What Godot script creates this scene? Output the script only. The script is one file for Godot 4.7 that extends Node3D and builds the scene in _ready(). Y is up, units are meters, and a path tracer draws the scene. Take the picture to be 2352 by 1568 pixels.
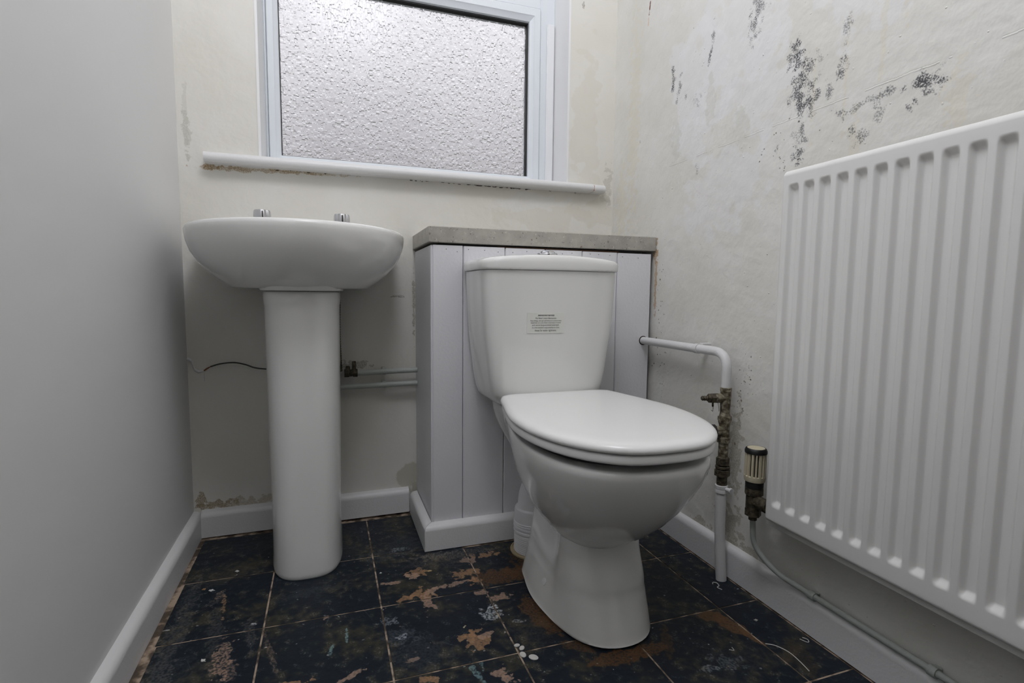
extends Node3D
# A small cloakroom: wash basin, close-coupled toilet, boxed-in pipes, radiator, obscured window.
# x runs to the right along the window wall, y up, z from the window wall towards the viewer (metres).

const W := 1.2534       # right wall
const D := 1.86         # front wall (behind the camera)
const H := 2.40
const TILE := 0.2286
const GX := 0.2198
const GZ := 0.2592

# ------------------------------------------------------------------ mesh builder
class MB:
	var v := PackedVector3Array()
	var t := PackedInt32Array()
	var u := PackedVector2Array()
	func add(p: Vector3) -> int:
		v.append(p)
		return v.size() - 1
	func tri(a: int, b: int, c: int) -> void:
		t.append(a); t.append(b); t.append(c)
	func quad(a: int, b: int, c: int, d: int) -> void:
		tri(a, b, c); tri(a, c, d)
	# a flat polygon whose front looks away from ref
	func poly(pts: Array, ref: Vector3) -> void:
		var n := Vector3.ZERO
		var c := Vector3.ZERO
		for i in pts.size():
			var p: Vector3 = pts[i]
			var q: Vector3 = pts[(i + 1) % pts.size()]
			n += p.cross(q)
			c += p
		c /= pts.size()
		var turn := n.dot(c - ref) < 0.0
		var ids := []
		for p in pts:
			ids.append(add(p))
		for i in range(1, pts.size() - 1):
			if turn:
				tri(ids[0], ids[i + 1], ids[i])
			else:
				tri(ids[0], ids[i], ids[i + 1])
	func box(c: Vector3, s: Vector3, r := 0.0) -> void:
		var h := s / 2.0
		if r <= 0.0:
			for ax in 3:
				for sg in [-1.0, 1.0]:
					var pts := []
					for k in [[-1.0, -1.0], [1.0, -1.0], [1.0, 1.0], [-1.0, 1.0]]:
						var p := Vector3.ZERO
						p[ax] = sg * h[ax]
						p[(ax + 1) % 3] = k[0] * h[(ax + 1) % 3]
						p[(ax + 2) % 3] = k[1] * h[(ax + 2) % 3]
						pts.append(c + p)
					poly(pts, c)
			return
		var corner := func(sx: float, sy: float, sz: float, ax: int) -> Vector3:
			var q := h - Vector3(r, r, r)
			q[ax] = h[ax]
			return c + Vector3(sx * q.x, sy * q.y, sz * q.z)
		for ax in 3:
			for sg in [-1.0, 1.0]:
				var pts := []
				for k in [[-1.0, -1.0], [1.0, -1.0], [1.0, 1.0], [-1.0, 1.0]]:
					var s3 := Vector3.ZERO
					s3[ax] = sg
					s3[(ax + 1) % 3] = k[0]
					s3[(ax + 2) % 3] = k[1]
					pts.append(corner.call(s3.x, s3.y, s3.z, ax))
				poly(pts, c)
		for ax in 3:
			var b := (ax + 1) % 3
			var d := (ax + 2) % 3
			for sb in [-1.0, 1.0]:
				for sd in [-1.0, 1.0]:
					var lo := Vector3.ZERO
					lo[ax] = -1.0; lo[b] = sb; lo[d] = sd
					var hi := lo
					hi[ax] = 1.0
					poly([corner.call(lo.x, lo.y, lo.z, b), corner.call(hi.x, hi.y, hi.z, b), corner.call(hi.x, hi.y, hi.z, d), corner.call(lo.x, lo.y, lo.z, d)], c)
		for sx in [-1.0, 1.0]:
			for sy in [-1.0, 1.0]:
				for sz in [-1.0, 1.0]:
					poly([corner.call(sx, sy, sz, 0), corner.call(sx, sy, sz, 1), corner.call(sx, sy, sz, 2)], c)
	# rings of equal length joined in turn
	func loft(rings: Array, cap_a := true, cap_b := true, torus := false) -> void:
		var n: int = rings[0].size()
		var first := v.size()
		var begin := t.size()
		for r in rings:
			for p in r:
				v.append(p)
		var m := rings.size()
		for i in (m if torus else m - 1):
			var a := first + i * n
			var b := first + ((i + 1) % m) * n
			for k in n:
				var k2 := (k + 1) % n
				quad(a + k, a + k2, b + k2, b + k)
		if not torus:
			for e in [0, m - 1]:
				if (e == 0 and not cap_a) or (e != 0 and not cap_b):
					continue
				var c := Vector3.ZERO
				for p in rings[e]:
					c += p
				var ci := add(c / n)
				for k in n:
					var k2 := (k + 1) % n
					if e == 0:
						tri(ci, first + k2, first + k)
					else:
						tri(ci, first + e * n + k, first + e * n + k2)
		outward(begin)
	# turn the triangles added since begin so that the volume they close is positive
	func outward(begin: int) -> void:
		var c := v[t[begin]]
		var vol := 0.0
		for i in range(begin, t.size(), 3):
			vol += (v[t[i]] - c).dot((v[t[i + 1]] - c).cross(v[t[i + 2]] - c))
		if vol < 0.0:
			for i in range(begin, t.size(), 3):
				var k := t[i + 1]
				t[i + 1] = t[i + 2]
				t[i + 2] = k
	func lathe(profile: Array, seg: int, at := Transform3D(), lobes := 0, depth := 0.0) -> void:
		var rings := []
		for p in profile:
			var ring := PackedVector3Array()
			for k in seg:
				var a := TAU * k / seg
				var r: float = p[0]
				if lobes > 0:
					r *= 1.0 - depth * pow(0.5 + 0.5 * cos(a * lobes), 3.0)
				ring.append(at * Vector3(cos(a) * r, p[1], sin(a) * r))
			rings.append(ring)
		loft(rings)
	func hex(r: float, y0: float, y1: float, at := Transform3D(), sides := 6) -> void:
		var ring := func(rr: float, y: float) -> PackedVector3Array:
			var o := PackedVector3Array()
			for k in sides:
				var a := TAU * (k + 0.5) / sides
				o.append(at * Vector3(cos(a) * rr, y, sin(a) * rr))
			return o
		loft([ring.call(r * 0.93, y0), ring.call(r, y0 + 0.001), ring.call(r, y1 - 0.001), ring.call(r * 0.93, y1)])
	func tube(path: Array, r: float, seg := 14, radii := []) -> void:
		var rings := []
		var side := Vector3.ZERO
		for i in path.size():
			var p: Vector3 = path[i]
			var d: Vector3 = (path[mini(i + 1, path.size() - 1)] - path[maxi(i - 1, 0)]).normalized()
			if i == 0:
				side = d.cross(Vector3.UP if absf(d.y) < 0.9 else Vector3.RIGHT).normalized()
			side = (side - d * side.dot(d)).normalized()
			var up := d.cross(side)
			var rr: float = radii[i] if radii.size() else r
			var ring := PackedVector3Array()
			for k in seg:
				var a := TAU * k / seg
				ring.append(p + (side * cos(a) + up * sin(a)) * rr)
			rings.append(ring)
		loft(rings)
	# a 2-D outline (in the plane of ax and ay) swept from a to b
	func extrude(outline: Array, ax: Vector3, ay: Vector3, a: Vector3, b: Vector3) -> void:
		var rings := [PackedVector3Array(), PackedVector3Array()]
		for p in outline:
			rings[0].append(a + ax * p[0] + ay * p[1])
			rings[1].append(b + ax * p[0] + ay * p[1])
		var n := outline.size()
		var begin := t.size()
		var f := v.size()
		for r in rings:
			for p in r:
				v.append(p)
		for k in n:
			var k2 := (k + 1) % n
			quad(f + k, f + k2, f + n + k2, f + n + k)
		var flat := PackedVector2Array()
		for p in outline:
			flat.append(Vector2(p[0], p[1]))
		var ids := Geometry2D.triangulate_polygon(flat)
		for i in range(0, ids.size(), 3):
			# triangulate_polygon keeps one winding; the caps mirror one another
			var c := (flat[ids[i + 1]] - flat[ids[i]]).cross(flat[ids[i + 2]] - flat[ids[i]])
			var area := 0.0
			for k in n:
				area += flat[k].cross(flat[(k + 1) % n])
			var same := c * area > 0.0
			if same:
				tri(f + ids[i], f + ids[i + 2], f + ids[i + 1])
				tri(f + n + ids[i], f + n + ids[i + 1], f + n + ids[i + 2])
			else:
				tri(f + ids[i], f + ids[i + 1], f + ids[i + 2])
				tri(f + n + ids[i], f + n + ids[i + 2], f + n + ids[i + 1])
		outward(begin)
	func mesh(crease := 40.0, uvf = null) -> ArrayMesh:
		var nf := t.size() / 3
		var fn := PackedVector3Array()
		fn.resize(nf)
		var at := {}
		for i in nf:
			var a := v[t[i * 3]]
			fn[i] = (v[t[i * 3 + 1]] - a).cross(v[t[i * 3 + 2]] - a)
			for k in 3:
				var key := Vector3i((v[t[i * 3 + k]] * 50000.0).round())
				if at.has(key):
					at[key].append(i)
				else:
					at[key] = [i]
		var lim := cos(deg_to_rad(crease))
		var ov := PackedVector3Array()
		var on := PackedVector3Array()
		var ou := PackedVector2Array()
		ov.resize(nf * 3)
		on.resize(nf * 3)
		if uvf != null:
			ou.resize(nf * 3)
		for i in nf:
			var un := fn[i].normalized()
			for k in 3:
				var p := v[t[i * 3 + k]]
				var n := Vector3.ZERO
				for j in at[Vector3i((p * 50000.0).round())]:
					var g: Vector3 = fn[j]
					if g.dot(un) > lim * g.length():
						n += g
				var o: int = i * 3 + (0 if k == 0 else 3 - k)   # clockwise for Godot
				ov[o] = p
				on[o] = n.normalized() if n.length_squared() > 0.0 else un
				if uvf != null:
					ou[o] = uvf.call(p, un)
		var arr := []
		arr.resize(Mesh.ARRAY_MAX)
		arr[Mesh.ARRAY_VERTEX] = ov
		arr[Mesh.ARRAY_NORMAL] = on
		if uvf != null:
			arr[Mesh.ARRAY_TEX_UV] = ou
		var m := ArrayMesh.new()
		m.add_surface_from_arrays(Mesh.PRIMITIVE_TRIANGLES, arr)
		return m

# ------------------------------------------------------------------ scene helpers
var M := {}
var taken := {}

func numbered(called: String) -> String:
	var k: int = taken.get(called, 0)
	taken[called] = k + 1
	return called if k == 0 else "%s_%03d" % [called, k]

func obj(called: String, mb: MB, m: Material, parent: Node = self, crease := 40.0, uvf = null) -> MeshInstance3D:
	var o := MeshInstance3D.new()
	o.name = numbered(called) if parent == self else called
	o.mesh = mb.mesh(crease, uvf)
	o.material_override = null
	o.mesh.surface_set_material(0, m)
	parent.add_child(o, true)
	return o

func tag(o: Node, label: String, category: String, group := "") -> Node:
	o.set_meta("label", label)
	o.set_meta("category", category)
	if group:
		o.set_meta("group", group)
	return o

func thing(called: String, label: String, category: String, group := "") -> Node3D:
	var o := Node3D.new()
	o.name = numbered(called)
	add_child(o)
	tag(o, label, category, group)
	return o

func struct(o: Node, label: String) -> Node:
	o.set_meta("kind", "structure")
	o.set_meta("label", label)
	o.set_meta("category", str(o.name).get_slice("_", 0))
	return o

func mat(c: Color, rough := 0.5, metal := 0.0, spec := 0.5) -> StandardMaterial3D:
	var m := StandardMaterial3D.new()
	m.albedo_color = c
	m.roughness = rough
	m.metallic = metal
	m.metallic_specular = spec
	return m

func srgb(r: int, g: int, b: int) -> Color:
	return Color(r / 255.0, g / 255.0, b / 255.0)

func noise(s: int, freq: float, oct := 4) -> FastNoiseLite:
	var n := FastNoiseLite.new()
	n.seed = s
	n.frequency = freq
	n.noise_type = FastNoiseLite.TYPE_SIMPLEX_SMOOTH
	n.fractal_octaves = oct
	return n

func noise_tex(s: int, freq: float, size := 512, oct := 4) -> ImageTexture:
	return ImageTexture.create_from_image(noise(s, freq, oct).get_seamless_image(size, size))

# relief of fine noise on a material, in world space
func relief(m: StandardMaterial3D, tex: Texture2D, per_metre: float, depth_cm: float) -> StandardMaterial3D:
	m.uv1_triplanar = true
	m.uv1_world_triplanar = true
	m.uv1_scale = Vector3.ONE * per_metre
	m.heightmap_enabled = true
	m.heightmap_texture = tex
	m.heightmap_scale = depth_cm
	return m

# points of a half outline [offset from the axis, z], smoothed, then mirrored to a closed ring at height y
func ring(half: Array, cx: float, y: float, n := 40) -> PackedVector3Array:
	var dense := PackedVector2Array()
	for i in half.size() - 1:
		var p1 := Vector2(half[i][0], half[i][1])
		var p2 := Vector2(half[i + 1][0], half[i + 1][1])
		var p0 := Vector2(half[i - 1][0], half[i - 1][1]) if i > 0 else Vector2(-p2.x, p2.y)
		var p3 := Vector2(half[i + 2][0], half[i + 2][1]) if i + 2 < half.size() else Vector2(-p1.x, p1.y)
		for k in 8:
			dense.append(p1.cubic_interpolate_in_time(p2, p0, p3, k / 8.0, p1.distance_to(p2) , -p0.distance_to(p1), p1.distance_to(p2) + p2.distance_to(p3)))
	dense.append(Vector2(half[-1][0], half[-1][1]))
	var total := 0.0
	for i in dense.size() - 1:
		total += dense[i].distance_to(dense[i + 1])
	var out := PackedVector3Array()
	var at := 0
	var gone := 0.0
	for k in n + 1:
		var want := total * k / n
		while at < dense.size() - 2 and gone + dense[at].distance_to(dense[at + 1]) < want:
			gone += dense[at].distance_to(dense[at + 1])
			at += 1
		var d := dense[at].distance_to(dense[at + 1])
		var p := dense[at].lerp(dense[at + 1], clampf((want - gone) / maxf(d, 1e-9), 0.0, 1.0))
		out.append(Vector3(cx + (0.0 if k == 0 or k == n else maxf(p.x, 0.0)), y, p.y))
	for k in range(n - 1, 0, -1):
		out.append(Vector3(2.0 * cx - out[k].x, y, out[k].z))
	return out

# a half outline moved inwards by d
func inset(half: Array, d: float) -> Array:
	var out := []
	for i in half.size():
		var a := Vector2(half[maxi(i - 1, 0)][0], half[maxi(i - 1, 0)][1])
		var b := Vector2(half[mini(i + 1, half.size() - 1)][0], half[mini(i + 1, half.size() - 1)][1])
		if i == 0:
			a = Vector2(-half[1][0], half[1][1])
		if i == half.size() - 1:
			b = Vector2(-half[i - 1][0], half[i - 1][1])
		var dir := (b - a).normalized()
		var nrm := Vector2(-dir.y, dir.x)
		var p := Vector2(half[i][0], half[i][1]) + nrm * d
		out.append([0.0 if i == 0 or i == half.size() - 1 else p.x, p.y])
	return out

func scaled(half: Array, s: float, zc: float) -> Array:
	var out := []
	for p in half:
		out.append([p[0] * s, zc + (p[1] - zc) * s])
	return out

func blend_half(a: Array, b: Array, f: float) -> Array:
	var out := []
	for i in a.size():
		out.append([lerpf(a[i][0], b[i][0], f), lerpf(a[i][1], b[i][1], f)])
	return out

# a path with its corners rounded by arcs
func bent(pts: Array, r: float, n := 8) -> Array:
	var out := [pts[0]]
	for i in range(1, pts.size() - 1):
		var a: Vector3 = (pts[i - 1] - pts[i]).normalized()
		var b: Vector3 = (pts[i + 1] - pts[i]).normalized()
		var half := a.angle_to(b) / 2.0
		var cut := minf(r / tan(half), minf(pts[i].distance_to(pts[i - 1]), pts[i].distance_to(pts[i + 1])) * 0.49)
		for k in n + 1:
			var f := float(k) / n
			out.append((pts[i] + a * cut).lerp(pts[i], f).lerp(pts[i].lerp(pts[i] + b * cut, f), f))
	out.append(pts[-1])
	return out

# ------------------------------------------------------------------ painting of stains on flat surfaces
# a patch of matter with a broken outline; place and radii in metres, scale in pixels per metre
func blot(im: Image, ppm: float, x: float, y: float, rx: float, ry: float, turn: float, c: Color, strength: float, ragged: float, grain: float, nz: FastNoiseLite, fine: FastNoiseLite) -> void:
	var reach := maxf(rx, ry) * (1.0 + ragged)
	var x0 := maxi(0, int((x - reach) * ppm))
	var x1 := mini(im.get_width() - 1, int((x + reach) * ppm))
	var y0 := maxi(0, int((y - reach) * ppm))
	var y1 := mini(im.get_height() - 1, int((y + reach) * ppm))
	var cs := cos(turn)
	var sn := sin(turn)
	for j in range(y0, y1 + 1):
		for i in range(x0, x1 + 1):
			var dx := i / ppm - x
			var dy := j / ppm - y
			var a := (dx * cs + dy * sn) / rx
			var b := (-dx * sn + dy * cs) / ry
			var d := sqrt(a * a + b * b)
			if d > 1.0 + ragged:
				continue
			var e := 1.0 - d + nz.get_noise_2d(i, j) * ragged * 1.6
			var k := clampf(e * (7.0 if grain < 1.0 else 2.2), 0.0, 1.0) * strength
			if k > 0.0 and grain >= 1.0:
				k *= smoothstep(-0.12, 0.42, fine.get_noise_2d(i, j) + 0.35 * (e - 0.45))
			elif k > 0.0 and grain > 0.0:
				k *= clampf(1.0 - 0.5 * grain + fine.get_noise_2d(i, j) * grain * 2.4, 0.0, 1.0)
			if k > 0.003:
				im.set_pixel(i, j, im.get_pixel(i, j).lerp(c, k))

func scratch(im: Image, ppm: float, a: Vector2, b: Vector2, width: float, c: Color, strength: float, nz: FastNoiseLite) -> void:
	var steps := int(a.distance_to(b) * ppm * 1.5)
	for s in steps + 1:
		var p := a.lerp(b, float(s) / maxi(steps, 1)) * ppm
		var w := width * ppm * (0.6 + 0.8 * absf(nz.get_noise_1d(s * 2.0)))
		for j in range(int(p.y - w), int(p.y + w) + 1):
			for i in range(int(p.x - w), int(p.x + w) + 1):
				if i >= 0 and j >= 0 and i < im.get_width() and j < im.get_height() and Vector2(i, j).distance_to(p) <= w:
					im.set_pixel(i, j, im.get_pixel(i, j).lerp(c, strength * clampf(0.6 + nz.get_noise_2d(i, j), 0.0, 1.0) * 0.5))

func mottled(w: int, h: int, base: Color, other: Color, s: int, freq: float, amount: float) -> Image:
	var small := noise(s, freq, 5).get_image(w / 2, h / 2)
	small.convert(Image.FORMAT_L8)
	var src := small.get_data()
	var out := PackedByteArray()
	out.resize(src.size() * 3)
	for i in src.size():
		var f := clampf((src[i] / 255.0 - 0.5) * amount + 0.5, 0.0, 1.0)
		out[i * 3] = int(lerpf(base.r8, other.r8, f))
		out[i * 3 + 1] = int(lerpf(base.g8, other.g8, f))
		out[i * 3 + 2] = int(lerpf(base.b8, other.b8, f))
	var im := Image.create_from_data(w / 2, h / 2, false, Image.FORMAT_RGB8, out)
	im.resize(w, h, Image.INTERPOLATE_BILINEAR)
	return im

# ------------------------------------------------------------------ start
func _ready() -> void:
	camera_and_light()
	materials()
	room()
	window()
	boxing()
	toilet()
	basin()
	radiator()
	plumbing()
	floor_bits()

func camera_and_light() -> void:
	var cam := Camera3D.new()
	cam.name = "camera"
	cam.fov = 65.22
	cam.near = 0.02
	add_child(cam)
	var yaw := deg_to_rad(19.0735)
	var pit := deg_to_rad(-5.1527)
	var rol := deg_to_rad(0.5705)
	var f := Vector3(sin(yaw) * cos(pit), sin(pit), -cos(yaw) * cos(pit))
	var r := Vector3(cos(yaw), 0, sin(yaw))
	var u := r.cross(f)
	var r2 := r * cos(rol) + u * sin(rol)
	var u2 := -r * sin(rol) + u * cos(rol)
	cam.transform = Transform3D(Basis(r2, u2, -f), Vector3(0.3529, 0.6676, 1.5988))
	cam.current = true

	var env := Environment.new()
	env.background_mode = Environment.BG_SKY
	var sky := Sky.new()
	var sm := ProceduralSkyMaterial.new()
	sm.sky_top_color = Color(0.985, 0.98, 1.0)
	sm.sky_horizon_color = Color(0.27, 0.255, 0.26)
	sm.sky_curve = 1.09
	sm.ground_horizon_color = Color(0.26, 0.25, 0.25)
	sm.ground_bottom_color = Color(0.24, 0.24, 0.23)
	sm.sky_energy_multiplier = 1.0
	sky.sky_material = sm
	env.sky = sky
	env.background_energy_multiplier = 3.1
	env.tonemap_mode = Environment.TONE_MAPPER_LINEAR
	env.tonemap_exposure = 0.94
	env.sdfgi_enabled = true
	env.ssao_enabled = true
	env.ssil_enabled = true
	var we := WorldEnvironment.new()
	we.name = "environment"
	we.environment = env
	add_child(we)

	# the ceiling lamp, a large paper globe
	var lamp := thing("ceiling_lamp", "large white paper globe lampshade hanging from the ceiling", "lamp")
	lamp.position = Vector3(0.50, 2.10, 1.10)
	var g := MB.new()
	var prof := []
	for k in 17:
		var a := PI * k / 16.0
		prof.append([maxf(sin(a), 0.02) * 0.2, -cos(a) * 0.2])
	g.lathe(prof, 32)
	var gm := mat(Color(1, 1, 1), 0.3)
	gm.emission_enabled = true
	gm.emission = Color(0.965, 0.968, 1.0)
	gm.emission_energy_multiplier = 0.9
	obj("globe", g, gm, lamp)
	var b := MB.new()
	b.lathe([[0.012, 0.195], [0.012, 0.27], [0.045, 0.28], [0.045, 0.2995]], 24)
	obj("ceiling_rose", b, mat(Color(0.9, 0.9, 0.89), 0.4), lamp)
	var ol := OmniLight3D.new()
	ol.name = "lamp_light"
	ol.light_color = Color(0.965, 0.968, 1.0)
	ol.light_energy = 0.63
	ol.light_size = 0.2
	ol.omni_range = 8.0
	ol.omni_attenuation = 2.0
	ol.shadow_enabled = true
	lamp.add_child(ol)

func materials() -> void:
	var fine := noise_tex(3, 0.035, 512, 5)
	M.porcelain = mat(srgb(233, 233, 230), 0.13)
	M.porcelain.clearcoat_enabled = true
	M.porcelain.clearcoat = 0.4
	M.porcelain.clearcoat_roughness = 0.05
	M.plastic = mat(srgb(238, 238, 236), 0.22)
	M.pvc = mat(srgb(226, 226, 228), 0.4)
	M.gloss = relief(mat(srgb(228, 228, 228), 0.38), fine, 7.0, 0.03)
	M.board = relief(mat(srgb(226, 226, 229), 0.42), fine, 5.0, 0.03)
	M.upvc = mat(srgb(226, 231, 236), 0.28)
	M.rad = mat(srgb(231, 230, 227), 0.34)
	M.black = mat(srgb(22, 23, 24), 0.5)
	M.dark = mat(srgb(46, 45, 43), 0.5)
	M.chrome = mat(srgb(215, 216, 220), 0.08, 1.0)
	M.paint_pipe = relief(mat(srgb(222, 222, 222), 0.4), fine, 9.0, 0.04)
	M.grubby_pipe = relief(mat(srgb(176, 182, 176), 0.5), fine, 9.0, 0.05)
	M.cream = mat(srgb(206, 197, 170), 0.45)
	M.copper = mat(srgb(150, 104, 72), 0.45, 0.6)
	M.wire = mat(srgb(58, 62, 52), 0.55)
	# weathered brass with limescale and old paint
	var bi := mottled(256, 256, srgb(74, 64, 46), srgb(164, 158, 138), 21, 0.035, 2.2)
	var bm := mat(Color.WHITE, 0.6, 0.25)
	bm.albedo_texture = ImageTexture.create_from_image(bi)
	M.brass = relief(bm, fine, 14.0, 0.12)
	var di := mottled(256, 256, srgb(48, 42, 34), srgb(98, 90, 72), 22, 0.05, 2.4)
	var dm := mat(Color.WHITE, 0.6, 0.2)
	dm.albedo_texture = ImageTexture.create_from_image(di)
	M.dark_brass = relief(dm, fine, 14.0, 0.1)
	# terrazzo-like slab
	var sl := mottled(1024, 1024, srgb(160, 156, 148), srgb(178, 174, 165), 31, 0.02, 1.4)
	var rng := RandomNumberGenerator.new()
	rng.seed = 5
	var nz := noise(32, 0.09, 3)
	var fn := noise(33, 0.3, 2)
	for k in 2600:
		var c: Color = [srgb(196, 192, 184), srgb(120, 112, 104), srgb(112, 92, 84), srgb(206, 203, 196), srgb(184, 180, 170)][rng.randi() % 5]
		var r := rng.randf_range(0.0006, 0.0018) if k % 9 else rng.randf_range(0.002, 0.004)
		blot(sl, 1024.0 / 0.5, rng.randf() * 0.5, rng.randf() * 0.5, r, r * rng.randf_range(0.5, 1.0), rng.randf() * 3.0, c, 0.7, 0.5, 0.0, nz, fn)
	M.slab = mat(Color.WHITE, 0.42)
	M.slab.albedo_texture = ImageTexture.create_from_image(sl)
	M.slab.uv1_triplanar = true
	M.slab.uv1_world_triplanar = true
	M.slab.uv1_scale = Vector3.ONE * 2.0
	M.fine = fine

# ------------------------------------------------------------------ the room
func room() -> void:
	var fine: Texture2D = M.fine
	var nz := noise(41, 0.03, 4)
	var gr := noise(42, 0.17, 4)
	gr.fractal_gain = 0.75
	var soft := noise(43, 0.008, 4)

	# --- left wall and the rest of the shell: plain emulsion paint
	var left_m := relief(mat(srgb(226, 226, 225), 0.75), noise_tex(9, 0.012, 512, 6), 1.6, 0.05)
	var mb := MB.new()
	mb.box(Vector3(-0.05, H / 2, D / 2), Vector3(0.1, H, D + 0.2))
	struct(obj("wall_left", mb, left_m), "smooth plain white painted wall on the left")
	var shell := relief(mat(srgb(228, 227, 223), 0.8), fine, 2.0, 0.05)
	mb = MB.new()
	mb.box(Vector3(W / 2, H + 0.05, D / 2), Vector3(W + 0.4, 0.1, D + 0.4))
	struct(obj("ceiling", mb, shell), "white ceiling above the room")
	mb = MB.new()
	mb.box(Vector3(0.125, H / 2, D + 0.05), Vector3(0.25, H, 0.1))
	mb.box(Vector3(W - 0.125, H / 2, D + 0.05), Vector3(0.25, H, 0.1))
	mb.box(Vector3(W / 2, 2.2, D + 0.05), Vector3(W - 0.5, 0.4, 0.1))
	struct(obj("wall_front", mb, shell), "white wall with the doorway behind the viewer")
	# the doorway stands open to an unlit hall
	mb = MB.new()
	var hx0 := -0.6
	var hx1 := W + 0.6
	var zz := D + 0.1
	mb.box(Vector3(W / 2, H / 2, zz + 1.25), Vector3(hx1 - hx0 + 0.2, H, 0.1))
	mb.box(Vector3(hx0 - 0.05, H / 2, zz + 0.6), Vector3(0.1, H, 1.3))
	mb.box(Vector3(hx1 + 0.05, H / 2, zz + 0.6), Vector3(0.1, H, 1.3))
	mb.box(Vector3(W / 2, H + 0.05, zz + 0.7), Vector3(hx1 - hx0 + 0.2, 0.1, 1.4))
	for sx in [hx0 / 2 - 0.05, (hx1 + W) / 2 + 0.05]:
		mb.box(Vector3(sx, H / 2, D + 0.05), Vector3(0.5, H, 0.1))
	mb.box(Vector3(W / 2, -0.08, zz + 0.7), Vector3(hx1 - hx0 + 0.2, 0.1, 1.4))
	struct(obj("wall_hall", mb, mat(srgb(122, 117, 110), 0.85)), "walls of the unlit hall beyond the open doorway behind the viewer")

	# --- right wall: damp-stained plaster
	var ppm := 1280.0     # texture pixels per metre, 1.6 m square
	var im := mottled(2048, 2048, srgb(224, 222, 214), srgb(230, 229, 224), 44, 0.008, 1.6)
	# fresh filler, whiter than the old paint
	for p in [[0.42, 1.20, 0.12, 0.15, 0.2], [0.55, 1.26, 0.16, 0.15, 0.0], [0.40, 1.07, 0.06, 0.09, 0.4], [0.62, 1.12, 0.10, 0.10, 0.3], [0.52, 0.92, 0.14, 0.10, 0.2], [0.86, 1.25, 0.10, 0.13, 0.1]]:
		blot(im, ppm, p[0], p[1], p[2], p[3], p[4], srgb(233, 233, 233), 0.6, 0.45, 0.0, soft, gr)
	for p in [[0.335, 1.09, 0.02, 0.05], [0.47, 1.14, 0.018, 0.06], [0.58, 1.05, 0.02, 0.05]]:
		blot(im, ppm, p[0], p[1], p[2], p[3], 0.1, srgb(214, 213, 204), 0.5, 0.6, 0.0, nz, gr)
	# yellowed runs
	for p in [[0.864, 0.945, 0.012, 0.05], [0.906, 1.14, 0.006, 0.12], [0.772, 1.06, 0.005, 0.08], [1.03, 0.965, 0.02, 0.05], [0.945, 1.2, 0.006, 0.08], [0.84, 1.06, 0.004, 0.10], [0.12, 1.2, 0.03, 0.3], [0.06, 0.95, 0.03, 0.12]]:
		blot(im, ppm, p[0], p[1], p[2], p[3], 0.0, srgb(226, 220, 200), 0.4, 0.7, 0.0, nz, gr)
	# mould: place, radii, turn, strength
	for p in [[0.721, 1.152, 0.015, 0.026, -0.2, 0.95], [0.733, 1.135, 0.013, 0.018, 0.0, 0.8], [0.752, 1.110, 0.026, 0.010, 0.5, 0.7], [0.735, 1.098, 0.014, 0.014, 0.2, 0.65], [0.757, 1.085, 0.018, 0.012, 0.3, 0.6], [0.745, 1.066, 0.020, 0.016, 0.0, 0.75], [0.762, 1.050, 0.018, 0.020, 0.0, 0.7], [0.742, 1.040, 0.012, 0.018, 0.2, 0.6], [0.735, 1.07, 0.02, 0.03, 0.0, 0.35],
			[0.311, 1.254, 0.006, 0.032, 0.1, 0.85], [0.316, 1.236, 0.007, 0.014, 0.0, 0.7], [0.345, 1.222, 0.006, 0.026, 0.0, 0.5], [0.334, 1.190, 0.005, 0.012, 0.0, 0.5], [0.372, 1.187, 0.003, 0.012, 0.0, 0.5],
			[0.470, 1.294, 0.006, 0.028, -0.1, 0.6], [0.463, 1.256, 0.004, 0.022, -0.3, 0.6], [0.615, 1.300, 0.020, 0.034, 0.0, 0.5], [0.605, 1.262, 0.012, 0.026, 0.3, 0.5], [0.596, 1.235, 0.005, 0.016, 0.4, 0.4],
			[0.838, 1.152, 0.008, 0.020, 0.0, 0.4], [0.838, 1.100, 0.006, 0.018, 0.2, 0.55], [0.829, 1.080, 0.008, 0.016, 0.0, 0.6], [0.805, 1.046, 0.006, 0.020, 0.2, 0.55], [0.778, 1.053, 0.007, 0.014, 0.0, 0.5], [0.778, 1.126, 0.006, 0.014, 0.4, 0.4],
			[0.981, 1.010, 0.015, 0.013, 0.0, 0.95], [0.976, 1.012, 0.022, 0.010, 0.2, 0.7], [1.003, 1.001, 0.012, 0.006, 0.0, 0.8], [0.988, 0.995, 0.012, 0.010, 0.0, 0.5], [0.966, 0.984, 0.004, 0.012, 0.4, 0.9], [0.960, 0.972, 0.003, 0.010, 0.6, 0.6],
			[0.885, 1.007, 0.040, 0.006, 0.15, 0.4], [0.925, 1.012, 0.018, 0.007, -0.2, 0.4], [0.905, 0.985, 0.008, 0.020, 0.0, 0.35], [0.833, 1.006, 0.008, 0.006, 0.0, 0.5], [0.839, 0.986, 0.004, 0.010, 0.0, 0.5], [0.860, 0.968, 0.005, 0.006, 0.0, 0.5], [0.87, 0.955, 0.014, 0.012, 0.3, 0.5],
			[0.749, 1.000, 0.004, 0.014, 0.0, 0.5], [0.752, 0.975, 0.012, 0.006, 0.2, 0.5], [0.748, 0.955, 0.008, 0.010, 0.0, 0.7], [0.744, 0.942, 0.009, 0.012, 0.3, 0.9], [0.728, 0.944, 0.006, 0.010, 0.0, 0.7], [0.738, 0.985, 0.012, 0.016, 0.0, 0.3], [0.689, 0.973, 0.006, 0.007, 0.2, 0.45], [0.43, 0.985, 0.006, 0.014, 0.3, 0.3], [0.42, 1.16, 0.010, 0.012, 0.3, 0.3], [0.157, 1.127, 0.002, 0.008, 0.2, 0.8]]:
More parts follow.
